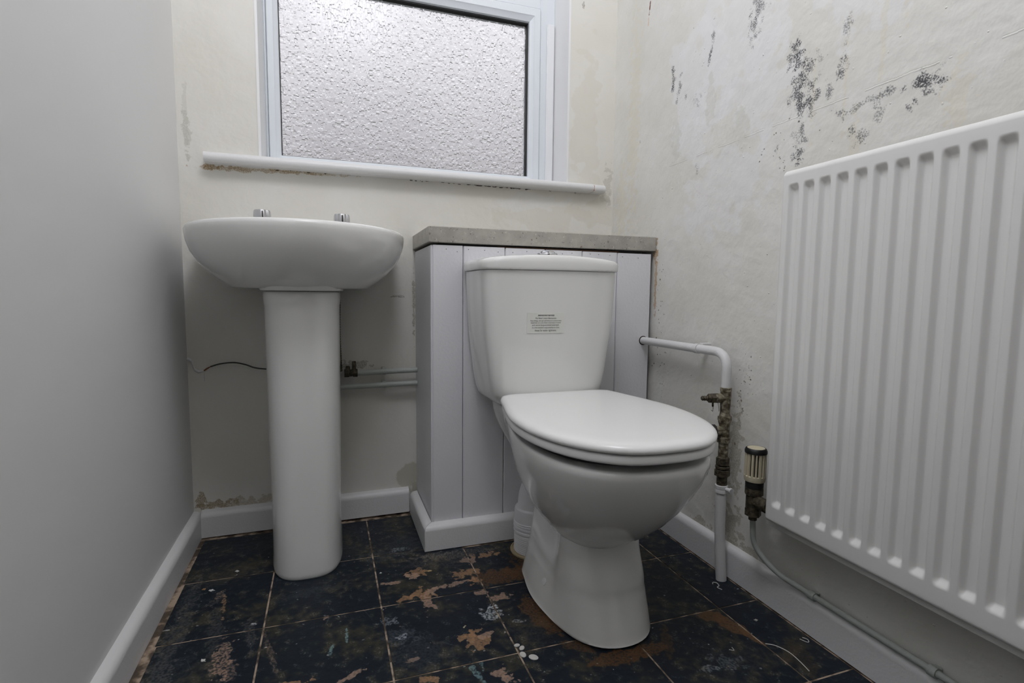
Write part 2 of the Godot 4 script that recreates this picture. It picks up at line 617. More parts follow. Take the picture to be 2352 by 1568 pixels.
		blot(im, ppm, p[0], p[1], p[2] * 1.35, p[3] * 1.3, p[4], srgb(80, 80, 83), minf(1.0, p[5] * 1.25), 0.8, 1.0, nz, gr)
	var rng := RandomNumberGenerator.new()
	rng.seed = 77
	for k in 150:   # loose specks of mould and dirt
		var zone: Array = [[0.639, 0.50, 0.02, 0.05], [0.285, 0.62, 0.022, 0.16], [0.30, 0.46, 0.03, 0.06], [0.60, 0.078, 0.12, 0.006], [0.70, 0.98, 0.09, 0.08], [0.62, 0.4, 0.02, 0.1]][k % 6]
		var r := rng.randf_range(0.0007, 0.0019)
		blot(im, ppm, zone[0] + rng.randfn() * zone[2] * 0.5, zone[1] + rng.randfn() * zone[3] * 0.5, r, r * rng.randf_range(0.6, 1.6), rng.randf() * 3.0, srgb(70, 66, 58), rng.randf_range(0.4, 0.9), 0.4, 0.0, nz, gr)
	for p in [[0.61, 0.30, 0.02, 0.10], [0.60, 0.12, 0.04, 0.05], [0.50, 0.085, 0.03, 0.015], [0.66, 0.085, 0.05, 0.01]]:   # rust and grime round the riser
		blot(im, ppm, p[0], p[1], p[2], p[3], 0.0, srgb(150, 140, 116), 0.5, 0.7, 0.5, nz, gr)
	for p in [[0.263, 0.72, 0.006, 0.1], [0.262, 0.78, 0.012, 0.02]]:   # rusty edge beside the boxing
		blot(im, ppm, p[0], p[1], p[2], p[3], 0.0, srgb(168, 120, 70), 0.6, 0.7, 0.6, nz, gr)
	scratch(im, ppm, Vector2(0.190, 1.512), Vector2(0.185, 1.476), 0.0028, srgb(104, 50, 40), 1.9, nz)
	scratch(im, ppm, Vector2(0.184, 1.470), Vector2(0.182, 1.448), 0.002, srgb(222, 190, 168), 1.2, nz)
	# relief: fine plaster, lumps, and the raised seam of lining paper
	var hi := noise(45, 0.03, 6).get_image(1024, 1024)
	hi.convert(Image.FORMAT_L8)
	hi.resize(2048, 2048, Image.INTERPOLATE_CUBIC)
	for i in range(int(0.31 * ppm), int(1.2 * ppm)):
		var yy := 1.022 + 0.012 * (i / ppm - 0.32) + 0.0015 * nz.get_noise_1d(i * 0.7)
		var j := int(yy * ppm)
		for q in [[-2, 0.12], [-1, 0.3], [0, 0.42], [1, -0.2], [2, -0.1]]:
			if nz.get_noise_1d(i * 0.35 + 500.0) > -0.12:
				var c := im_clamp(hi.get_pixel(i, j + q[0]).r + q[1])
				hi.set_pixel(i, j + q[0], Color(c, c, c))
	for k in 900:    # paint nibs
		var i := rng.randi_range(200, 1900)
		var j := rng.randi_range(60, 1950)
		hi.fill_rect(Rect2i(i, j, rng.randi_range(1, 4), rng.randi_range(1, 4)), Color(0.9, 0.9, 0.9))
	var rm := mat(Color.WHITE, 0.6)
	rm.albedo_texture = ImageTexture.create_from_image(im)
	rm.heightmap_enabled = true
	rm.heightmap_texture = ImageTexture.create_from_image(hi)
	rm.heightmap_scale = 0.16
	mb = MB.new()
	mb.box(Vector3(W + 0.05, H / 2, D / 2), Vector3(0.1, H, D + 0.2))
	struct(obj("wall_right", mb, rm, self, 40.0, func(p: Vector3, _n: Vector3) -> Vector2: return Vector2(p.z, p.y) / 1.6), "cream plaster wall on the right with patches of grey mould")

	# --- window wall
	var bi := mottled(2048, 2048, srgb(225, 222, 213), srgb(229, 227, 220), 47, 0.006, 1.6)
	for p in [[0.10, 0.985, 0.07, 0.006, 0.5], [0.20, 0.988, 0.12, 0.005, 0.6], [0.32, 0.990, 0.10, 0.004, 0.4], [0.075, 0.988, 0.02, 0.008, 0.7]]:   # brown damp under the sill
		blot(bi, ppm, p[0], p[1], p[2], p[3], 0.0, srgb(150, 122, 84), p[4], 0.7, 0.6, nz, gr)
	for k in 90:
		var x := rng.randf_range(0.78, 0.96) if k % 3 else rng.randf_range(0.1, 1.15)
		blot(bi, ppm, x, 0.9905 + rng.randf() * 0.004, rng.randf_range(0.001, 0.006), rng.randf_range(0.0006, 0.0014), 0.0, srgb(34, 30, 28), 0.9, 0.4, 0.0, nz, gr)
	for p in [[0.575, 0.10, 0.045, 0.035, 0.7, 0.45], [0.595, 0.08, 0.012, 0.02, 0.0, 0.5]]:   # damp patch low by the boxing
		blot(bi, ppm, p[0], p[1], p[2], p[3], p[4], srgb(186, 182, 162), p[5] * 1.4, 0.5, 0.0, soft, gr)
	for p in [[0.05, 0.083, 0.06, 0.012, 0.6], [0.12, 0.082, 0.10, 0.014, 0.4], [0.02, 0.095, 0.014, 0.022, 0.7]]:
		blot(bi, ppm, p[0], p[1], p[2], p[3], 0.0, srgb(142, 124, 92), p[4], 0.7, 0.5, nz, gr)
	for p in [[0.022, 1.06, 0.010, 0.05, 0.4], [1.235, 1.02, 0.014, 0.06, 0.45], [1.225, 0.985, 0.02, 0.014, 0.45], [0.02, 1.10, 0.006, 0.09, 0.25]]:   # grey bloom in the corners
		blot(bi, ppm, p[0], p[1], p[2], p[3], 0.0, srgb(176, 174, 162), p[4], 0.7, 0.4, nz, gr)
	for p in [[1.15, 1.2, 0.05, 0.22], [1.2, 0.93, 0.10, 0.04], [1.0, 0.91, 0.14, 0.05]]:
		blot(bi, ppm, p[0], p[1], p[2], p[3], 0.0, srgb(219, 215, 203), 0.5, 0.6, 0.0, soft, gr)
	blot(bi, ppm, 0.97, 0.955, 0.12, 0.03, 0.1, srgb(229, 228, 223), 0.7, 0.5, 0.0, soft, gr)
	for p in [[1.132, 1.575, 0.004, 0.014], [0.40, 0.062, 0.02, 0.004], [0.42, 0.455, 0.05, 0.012], [0.595, 0.64, 0.004, 0.1], [0.55, 0.655, 0.02, 0.003]]:
		blot(bi, ppm, p[0], p[1], p[2], p[3], 0.0, srgb(110, 104, 92), 0.5, 0.7, 0.7, nz, gr)
	var bm := mat(Color.WHITE, 0.62)
	bm.albedo_texture = ImageTexture.create_from_image(bi)
	bm.heightmap_enabled = true
	var bh := noise(48, 0.02, 6).get_image(1024, 1024)
	bh.convert(Image.FORMAT_L8)
	bm.heightmap_texture = ImageTexture.create_from_image(bh)
	bm.heightmap_scale = 0.14
	mb = MB.new()
	# around the opening; the reveals splay by about a centimetre
	var L := [0.194, 0.2003]
	var R := [1.084, 1.0715]
	var lo := 1.005
	var hi_y := 2.06
	var zb := -0.24
	var fp := func(x: float, y: float) -> Vector3: return Vector3(x, y, 0)
	mb.poly([fp.call(-0.1, 0.0), fp.call(W + 0.1, 0.0), fp.call(W + 0.1, lo), fp.call(-0.1, lo)], Vector3(0, 0, -1))
	mb.poly([fp.call(-0.1, lo), fp.call(L[0], lo), fp.call(L[0], hi_y), fp.call(-0.1, hi_y)], Vector3(0, 0, -1))
	mb.poly([fp.call(R[0], lo), fp.call(W + 0.1, lo), fp.call(W + 0.1, hi_y), fp.call(R[0], hi_y)], Vector3(0, 0, -1))
	mb.poly([fp.call(-0.1, hi_y), fp.call(W + 0.1, hi_y), fp.call(W + 0.1, H), fp.call(-0.1, H)], Vector3(0, 0, -1))
	var mid := Vector3(0.64, 1.5, -0.1)
	# the outer face, and the sides of the opening beyond the window frame
	for q in [[-0.1, W + 0.1, 0.0, lo], [-0.1, L[1], lo, hi_y], [R[1], W + 0.1, lo, hi_y], [-0.1, W + 0.1, hi_y, H]]:
		mb.poly([Vector3(q[0], q[2], zb), Vector3(q[1], q[2], zb), Vector3(q[1], q[3], zb), Vector3(q[0], q[3], zb)], Vector3(0, 0, 1))
	var inward := func(pts: Array) -> void:
		var c := Vector3.ZERO
		for p in pts:
			c += p
		c /= pts.size()
		mb.poly(pts, c + (c - mid) * Vector3(1, 1, 0))
	inward.call([Vector3(L[1], lo, -0.085), Vector3(L[1], hi_y, -0.085), Vector3(L[1], hi_y, zb), Vector3(L[1], lo, zb)])
	inward.call([Vector3(R[1], lo, -0.085), Vector3(R[1], hi_y, -0.085), Vector3(R[1], hi_y, zb), Vector3(R[1], lo, zb)])
	inward.call([Vector3(L[1], lo, zb), Vector3(R[1], lo, zb), Vector3(R[0], lo, 0), Vector3(L[0], lo, 0)])
	inward.call([Vector3(L[1], hi_y, zb), Vector3(R[1], hi_y, zb), Vector3(R[0], hi_y, 0), Vector3(L[0], hi_y, 0)])
	struct(obj("wall_back", mb, bm, self, 30.0, func(p: Vector3, _n: Vector3) -> Vector2: return Vector2(p.x, p.y) / 1.6), "off-white plaster wall under and around the window")
	# white painted reveals of the opening
	var reveal := mat(srgb(238, 238, 238), 0.45)
	for s in [0, 1]:
		var x0: float = [L[0], R[0]][s]
		var x1: float = [L[1], R[1]][s]
		var sg: float = [-1.0, 1.0][s]
		mb = MB.new()
		mb.extrude([[x0 - sg * 0.0005, 0.0015], [x1 - sg * 0.0005, -0.085], [x1 + sg * 0.004, -0.085], [x0 + sg * 0.006, 0.0015]], Vector3.RIGHT, Vector3.BACK, Vector3(0, lo, 0), Vector3(0, hi_y, 0))
		struct(obj("trim_%d" % (s + 1), mb, reveal), ["white painted reveal at the left side of the window", "bright white painted reveal at the right side of the window"][s])

	# --- skirting boards with a rounded top
	var sk := func(t: float, h: float) -> Array:
		var o := [[0.0, 0.0], [t, 0.0], [t, h - 0.018]]
		for k in 6:
			var a := PI / 2 * (k + 1) / 6.0
			o.append([t * 0.35 + t * 0.65 * cos(a), h - 0.018 + 0.016 * sin(a)])
		o.append([0.0, h])
		return o
	mb = MB.new()
	mb.extrude(sk.call(0.0194, 0.0717), Vector3.RIGHT, Vector3.UP, Vector3(0, 0, 0.0), Vector3(0, 0, D))
	struct(obj("baseboard_left", mb, M.gloss, self, 35.0), "white skirting board along the left wall")
	mb = MB.new()
	mb.extrude(sk.call(0.0194, 0.0717), Vector3.BACK, Vector3.UP, Vector3(0.0194, 0.002, 0), Vector3(0.5750, 0.006, 0))
	struct(obj("baseboard_back", mb, M.gloss, self, 35.0), "white skirting board under the window behind the basin pedestal")
	mb = MB.new()
	mb.extrude(sk.call(0.0154, 0.0761), Vector3.LEFT, Vector3.UP, Vector3(W, 0.002, 0.0), Vector3(W, 0.002, D))
	struct(obj("baseboard_right", mb, M.gloss, self, 35.0), "white skirting board along the right wall under the radiator")

	floor_of_tiles()

func im_clamp(x: float) -> float:
	return clampf(x, 0.0, 1.0)

func floor_of_tiles() -> void:
	var ppm := 1200.0
	var fw := 1536
	var fh := 1152
	var a := noise(51, 0.006, 5).get_image(fw, fh)
	var b := noise(52, 0.03, 5).get_image(fw, fh)
	var c := noise(53, 0.16, 3).get_image(fw, fh)
	a.convert(Image.FORMAT_L8); b.convert(Image.FORMAT_L8); c.convert(Image.FORMAT_L8)
	var da := a.get_data()
	var db := b.get_data()
	var dc := c.get_data()
	var out := PackedByteArray()
	out.resize(fw * fh * 3)
	for i in fw * fh:
		var dirt := clampf((da[i] - 118) / 90.0 + (db[i] - 128) / 110.0, 0.0, 1.0)
		var dust := clampf((db[i] - 150) / 60.0, 0.0, 1.0) * clampf((dc[i] - 120) / 80.0, 0.0, 1.0)
		var r := 17.0 + 36.0 * dirt + 60.0 * dust
		var g := 26.0 + 26.0 * dirt + 59.0 * dust
		var l := 36.0 + 9.0 * dirt + 58.0 * dust
		out[i * 3] = int(r)
		out[i * 3 + 1] = int(g)
		out[i * 3 + 2] = int(l)
	var im := Image.create_from_data(fw, fh, false, Image.FORMAT_RGB8, out)
	var nz := noise(54, 0.035, 4)
	var gr := noise(55, 0.12, 3)
	var tan := srgb(172, 142, 122)
	var och := srgb(166, 128, 94)
	var brown := srgb(98, 68, 42)
	# bare hardboard and old adhesive round the foot of the toilet
	for p in [[0.725, 0.448, 0.075, 0.035, 0.1, 0.9], [0.78, 0.44, 0.05, 0.03, 0.0, 0.9], [0.757, 0.60, 0.030, 0.060, 0.0, 0.95], [0.772, 0.66, 0.03, 0.04, -0.5, 0.9], [0.79, 0.735, 0.035, 0.016, 0.6, 0.8], [0.85, 0.785, 0.065, 0.020, 0.05, 0.95], [0.91, 0.785, 0.045, 0.018, -0.1, 0.9], [0.96, 0.775, 0.012, 0.05, 0.5, 0.6], [0.86, 0.40, 0.09, 0.10, 0.0, 0.8]]:
		blot(im, ppm, p[0], p[1], p[2], p[3], p[4], brown, p[5], 0.35, 0.35, nz, gr)
	# where the face of a tile has come away
	for p in [[0.543, 0.371, 0.026, 0.018, 0.1], [0.532, 0.382, 0.018, 0.012, 0.4], [0.673, 0.350, 0.024, 0.014, 0.0], [0.723, 0.338, 0.036, 0.012, 0.1], [0.648, 0.408, 0.034, 0.016, -0.2], [0.611, 0.447, 0.045, 0.008, -0.1], [0.540, 0.468, 0.026, 0.022, 0.4], [0.560, 0.462, 0.022, 0.010, -0.5], [0.548, 0.505, 0.013, 0.024, 0.0], [0.501, 0.473, 0.022, 0.010, 0.0], [0.664, 0.498, 0.014, 0.010, 0.0], [0.615, 0.655, 0.022, 0.026, 0.2], [0.600, 0.645, 0.018, 0.014, 0.3], [0.632, 0.645, 0.022, 0.010, -0.3], [0.625, 0.757, 0.015, 0.011, 0.3], [0.638, 0.775, 0.016, 0.011, 0.3], [0.51, 0.733, 0.016, 0.009, 0.2], [0.488, 0.672, 0.010, 0.007, 0.0], [0.666, 0.448, 0.012, 0.016, 0.0], [0.473, 0.397, 0.020, 0.006, 0.2], [0.288, 0.672, 0.02, 0.01, 0.0], [0.374, 0.683, 0.022, 0.006, -0.4], [0.337, 0.492, 0.016, 0.005, -0.6], [0.70, 0.53, 0.02, 0.012, 0.2]]:
		blot(im, ppm, p[0], p[1], p[2], p[3], p[4], tan if int(p[0] * 1000) % 3 else och, 0.85, 0.8, 0.15, nz, gr)
	# scraped streaks
	for p in [[0.130, 0.470, 0.014, 0.130, -0.15, 0.45, srgb(104, 98, 90)], [0.158, 0.560, 0.016, 0.062, -0.1, 0.8, tan], [0.130, 0.370, 0.005, 0.055, -0.12, 0.7, och], [0.118, 0.335, 0.012, 0.020, 0.0, 0.5, tan], [0.196, 0.500, 0.010, 0.060, -0.15, 0.5, srgb(108, 102, 94)], [0.24, 0.575, 0.005, 0.080, -0.25, 0.6, srgb(140, 116, 98)], [0.175, 0.60, 0.012, 0.03, 0.0, 0.6, tan], [0.47, 0.26, 0.06, 0.03, 0.1, 0.35, srgb(120, 118, 112)], [0.66, 0.31, 0.10, 0.022, 0.0, 0.5, srgb(132, 118, 106)], [0.48, 0.60, 0.035, 0.025, 0.3, 0.5, srgb(94, 100, 108)], [0.30, 0.38, 0.09, 0.02, -0.1, 0.3, srgb(96, 94, 92)], [0.30, 0.10, 0.2, 0.05, 0.0, 0.3, srgb(96, 88, 76)], [0.10, 0.24, 0.08, 0.05, 0.0, 0.45, srgb(74, 68, 58)], [0.40, 0.20, 0.06, 0.05, 0.3, 0.35, srgb(84, 80, 70)], [0.53, 0.22, 0.05, 0.06, 0.0, 0.4, srgb(92, 92, 90)], [0.60, 0.33, 0.09, 0.035, 0.1, 0.4, srgb(104, 94, 84)], [0.50, 0.66, 0.06, 0.05, 0.2, 0.35, srgb(92, 92, 92)], [0.72, 0.66, 0.04, 0.06, 0.2, 0.35, srgb(92, 84, 74)], [0.08, 0.62, 0.05, 0.10, 0.0, 0.3, srgb(86, 84, 80)], [1.05, 0.84, 0.08, 0.06, 0.3, 0.3, srgb(80, 74, 66)], [1.10, 0.56, 0.05, 0.05, 0.0, 0.3, srgb(72, 62, 52)]]:
		blot(im, ppm, p[0], p[1], p[2], p[3], p[4], p[6], p[5], 0.6, 0.55, nz, gr)
	# splashes of white and pale blue paint
	for p in [[0.664, 0.583, 0.022, 0.018, 0.3, 0.8], [0.672, 0.560, 0.014, 0.010, 0.8, 0.9], [0.682, 0.592, 0.012, 0.006, 0.6, 0.8], [0.479, 0.603, 0.012, 0.009, 0.0, 0.6], [0.197, 0.466, 0.010, 0.005, 0.4, 0.8], [0.452, 0.545, 0.02, 0.012, 0.0, 0.5], [0.71, 0.625, 0.014, 0.005, 0.2, 0.5], [1.03, 0.86, 0.03, 0.02, 0.6, 0.3], [0.99, 0.865, 0.02, 0.008, 0.0, 0.4], [0.52, 0.245, 0.02, 0.014, 0.6, 0.35]]:
		blot(im, ppm, p[0], p[1], p[2], p[3], p[4], srgb(200, 204, 206), p[5], 0.8, 0.6, nz, gr)
	for p in [[0.588, 0.745, 0.006, 0.035, -0.2], [0.602, 0.728, 0.004, 0.014, 0.0], [0.375, 0.56, 0.003, 0.03, 0.0], [0.345, 0.60, 0.004, 0.02, 0.2]]:
		blot(im, ppm, p[0], p[1], p[2], p[3], p[4], srgb(126, 158, 160), 0.75, 0.6, 0.5, nz, gr)
	# the brown sliver by the right-hand skirting
	for p in [[1.100, 0.735, 0.030, 0.020, 0.3], [1.118, 0.775, 0.020, 0.040, -0.3], [1.128, 0.815, 0.008, 0.034, -0.15]]:
		blot(im, ppm, p[0], p[1], p[2], p[3], p[4], srgb(112, 80, 52), 0.9, 0.25, 0.2, nz, gr)
	blot(im, ppm, 1.17, 0.89, 0.03, 0.05, 0.3, srgb(66, 56, 44), 0.7, 0.5, 0.4, nz, gr)
	var rng := RandomNumberGenerator.new()
	rng.seed = 99
	for k in 620:
		var r := rng.randf_range(0.0007, 0.0026)
		blot(im, ppm, rng.randf() * 1.26, rng.randf() * 0.95, r, r * rng.randf_range(0.4, 1.0), rng.randf() * 3.0, [srgb(196, 194, 190), srgb(150, 140, 128), srgb(120, 124, 128), srgb(168, 140, 112)][rng.randi() % 4], rng.randf_range(0.35, 0.9), 0.5, 0.0, nz, gr)
	for k in 190:
		var p := Vector2(rng.randf() * 1.25, rng.randf() * 0.95)
		var ang := rng.randfn(1.35, 0.5)
		scratch(im, ppm, p, p + Vector2(cos(ang), sin(ang)) * rng.randf_range(0.01, 0.06), rng.randf_range(0.0004, 0.0009), srgb(112, 116, 120), rng.randf_range(0.3, 0.8), nz)
	# grey film left on the tiles along the left wall and by the boxing
	for p in [[0.06, 0.5, 0.02, 0.3, 0.0, 0.4], [0.60, 0.30, 0.06, 0.015, 0.0, 0.5]]:
		blot(im, ppm, p[0], p[1], p[2], p[3], p[4], srgb(128, 122, 116), p[5], 0.6, 0.6, nz, gr)
	var tm := mat(Color.WHITE, 0.5)
	tm.metallic_specular = 0.4
	tm.albedo_texture = ImageTexture.create_from_image(im)
	tm.heightmap_enabled = true
	tm.heightmap_texture = ImageTexture.create_from_image(b)
	tm.heightmap_scale = 0.05

	var base := MB.new()
	base.box(Vector3(W / 2, -0.0582, D / 2), Vector3(W + 0.4, 0.114, D + 0.4))
	var si := mottled(512, 512, srgb(84, 72, 60), srgb(178, 158, 138), 57, 0.03, 3.2)
	var smat := mat(Color.WHITE, 0.85)
	smat.albedo_texture = ImageTexture.create_from_image(si)
	var fl := obj("floor", base, relief(smat, M.fine, 3.0, 0.2))
	struct(fl, "floor of dark blue square tiles with worn patches and tan joints")
	# tiles: all the ones that can be seen, each slightly its own height
	var gap := 0.0017
	for i in range(-1, 5):
		for j in range(-2, 8):
			var x0 := maxf(GX + (i) * TILE + gap, 0.0330 + 0.004 * sin(j * 2.1))
			var x1 := minf(GX + (i + 1) * TILE - gap, W - 0.018)
			var z0 := maxf(GZ + j * TILE + gap, 0.0215)
			var z1 := minf(GZ + (j + 1) * TILE - gap, D)
			if x0 > 0.57:
				z0 = maxf(z0, 0.2835)
			if x1 - x0 < 0.012 or z1 - z0 < 0.012:
				continue
			var mb := MB.new()
			var top := -0.0001 - rng.randf() * 0.0003
			mb.box(Vector3((x0 + x1) / 2, top - 0.0016, (z0 + z1) / 2), Vector3(x1 - x0, 0.0032, z1 - z0), 0.0004)
			obj("tile", mb, tm, fl, 50.0, func(p: Vector3, _n: Vector3) -> Vector2: return Vector2(p.x / 1.28, p.z / 0.96))

# ------------------------------------------------------------------ the window
func window() -> void:
	var w := Node3D.new()
	w.name = "window_1"
	add_child(w)
	struct(w, "white framed window with obscured patterned glass over a painted sill")
	var zf := -0.08
	var mb := MB.new()
	# outer frame
	for q in [[0.2003, 0.2075, 1.006, 2.06], [1.0205, 1.0715, 1.006, 2.06], [0.2075, 1.0205, 1.006, 1.02], [0.2075, 1.0205, 2.02, 2.06], [0.2075, 1.0205, 1.578, 1.625]]:
		mb.box(Vector3((q[0] + q[1]) / 2, (q[2] + q[3]) / 2, zf - 0.030), Vector3(q[1] - q[0], q[3] - q[2], 0.056), 0.002)
	obj("outer_frame", mb, M.upvc, w)
	# a raised bead along the right-hand frame
	mb = MB.new()
	mb.box(Vector3(1.0555, 1.27, zf + 0.001), Vector3(0.026, 0.53, 0.010), 0.003)
	obj("frame_bead", mb, mat(srgb(238, 239, 241), 0.25), w)
	# sash of four mitred rails with a sloping glazing bead
	var sx0 := 0.2085
	var sx1 := 1.0185
	var sy0 := 1.0215
	var sy1 := 1.5755
	var prof := [[0.0, -0.05], [0.0, 0.004], [0.002, 0.006], [0.017, 0.006], [0.019, 0.003], [0.0285, -0.004], [0.0300, -0.008], [0.0300, -0.05]]
	for side in 4:
		mb = MB.new()
		var rings := [PackedVector3Array(), PackedVector3Array()]
		for p in prof:
			var d: float = p[0]
			if side == 3:
				d *= 1.40
			if side == 1:
				d *= 1.20
			var l := 1.0
			var dl: float = p[0]                 # left rail offset at this profile point
			var dr: float = p[0] * 1.20
			var dt: float = p[0] * 1.40
			var z: float = zf + p[1]
			match side:
				0:
					rings[0].append(Vector3(sx0 + dl, sy0 + p[0], z)); rings[1].append(Vector3(sx0 + dl, sy1 - dt, z))
				1:
					rings[0].append(Vector3(sx1 - dr, sy0 + p[0], z)); rings[1].append(Vector3(sx1 - dr, sy1 - dt, z))
				2:
					rings[0].append(Vector3(sx0 + dl, sy0 + p[0], z)); rings[1].append(Vector3(sx1 - dr, sy0 + p[0], z))
				3:
					rings[0].append(Vector3(sx0 + dl, sy1 - dt, z)); rings[1].append(Vector3(sx1 - dr, sy1 - dt, z))
		mb.loft(rings)
		obj("sash_rail", mb, M.upvc, w, 30.0)
	# glass edges: black gasket round the pane
	var gx0 := sx0 + 0.0300
	var gx1 := sx1 - 0.0360
	var gy0 := sy0 + 0.030
	var gy1 := sy1 - 0.042
	mb = MB.new()
	for q in [[gx0 - 0.002, gx0 + 0.0015, gy0, gy1], [gx1 - 0.0035, gx1 + 0.003, gy0, gy1], [gx0, gx1, gy1 - 0.004, gy1 + 0.003], [gx0, gx1, gy0 - 0.003, gy0 + 0.002]]:
		mb.box(Vector3((q[0] + q[1]) / 2, (q[2] + q[3]) / 2, zf - 0.0225), Vector3(q[1] - q[0], q[3] - q[2], 0.021), 0.001)
	obj("gasket", mb, M.black, w)
	# obscured glass: small raised oblongs, pressed into the room-side face
	var rng := RandomNumberGenerator.new()
	rng.seed = 12
	var gi := Image.create(1024, 1024, false, Image.FORMAT_RGB8)
	gi.fill(Color(0.5, 0.5, 0.5))
	for k in 5200:
		var h := rng.randf_range(0.30, 0.72)
		var bw := rng.randi_range(9, 22)
		var bh := rng.randi_range(12, 40)
		gi.fill_rect(Rect2i(rng.randi_range(-8, 1023), rng.randi_range(-8, 1023), bw, bh), Color(h, h, h))
	gi.resize(512, 512, Image.INTERPOLATE_LANCZOS)
	gi.resize(1024, 1024, Image.INTERPOLATE_CUBIC)
	var gm := StandardMaterial3D.new()
	gm.albedo_color = Color(0.97, 0.975, 0.98, 0.0)
	gm.roughness = 0.09
	gm.refraction_enabled = true
	gm.refraction_scale = 0.05
	gm.transparency = BaseMaterial3D.TRANSPARENCY_ALPHA
	gm.heightmap_enabled = true
	gm.heightmap_texture = ImageTexture.create_from_image(gi)
	gm.heightmap_scale = 0.24
	mb = MB.new()
	mb.box(Vector3((gx0 + gx1) / 2, (gy0 + gy1) / 2, zf - 0.030), Vector3(gx1 - gx0 + 0.004, gy1 - gy0 + 0.004, 0.005))
	obj("pane", mb, gm, w, 40.0, func(p: Vector3, _n: Vector3) -> Vector2: return Vector2(p.x, p.y) / 0.45)
	mb = MB.new()
	mb.box(Vector3((0.2075 + 1.0205) / 2, 1.8225, zf - 0.030), Vector3(0.813, 0.395, 0.005))
	obj("pane", mb, gm, w, 40.0, func(p: Vector3, _n: Vector3) -> Vector2: return Vector2(p.x, p.y) / 0.45)
	# the sill board, with a rounded nose
	mb = MB.new()
	var o := [[-0.075, 0.9935], [0.030, 0.9935]]
	for k in 9:
		var a := -PI / 2 + PI * k / 8.0
		o.append([0.031 + 0.012 * cos(a), 1.0057 + 0.0122 * sin(a)])
	o.append([-0.075, 1.0185])
	# the part in the opening
	mb.extrude(o, Vector3.BACK, Vector3.UP, Vector3(0.2005, 0, 0), Vector3(1.0712, 0, 0))
	# the horns to either side stop at the wall face
	var o2 := []
	for p in o:
		o2.append([maxf(p[0], 0.0005), p[1]])
	mb.extrude(o2, Vector3.BACK, Vector3.UP, Vector3(0.0640, 0.000, 0), Vector3(0.2005, 0.000, 0))
	mb.extrude(o2, Vector3.BACK, Vector3.UP, Vector3(1.0712, 0, 0), Vector3(1.1630, 0, 0))
	mb.extrude(o2, Vector3.BACK, Vector3.UP, Vector3(1.1645, -0.0005, -0.001), Vector3(1.2060, -0.0008, -0.004))
	var sill := obj("sill", mb, M.gloss, w, 35.0)
	mb = MB.new()
	mb.extrude([[0.002, 0.994], [0.0423, 0.996], [0.0423, 1.012], [0.03, 1.0172], [0.002, 1.0178]], Vector3.BACK, Vector3.UP, Vector3(1.1630, 0, 0), Vector3(1.1645, 0, 0))
	obj("cracked_filler", mb, mat(srgb(168, 112, 78), 0.8), sill)

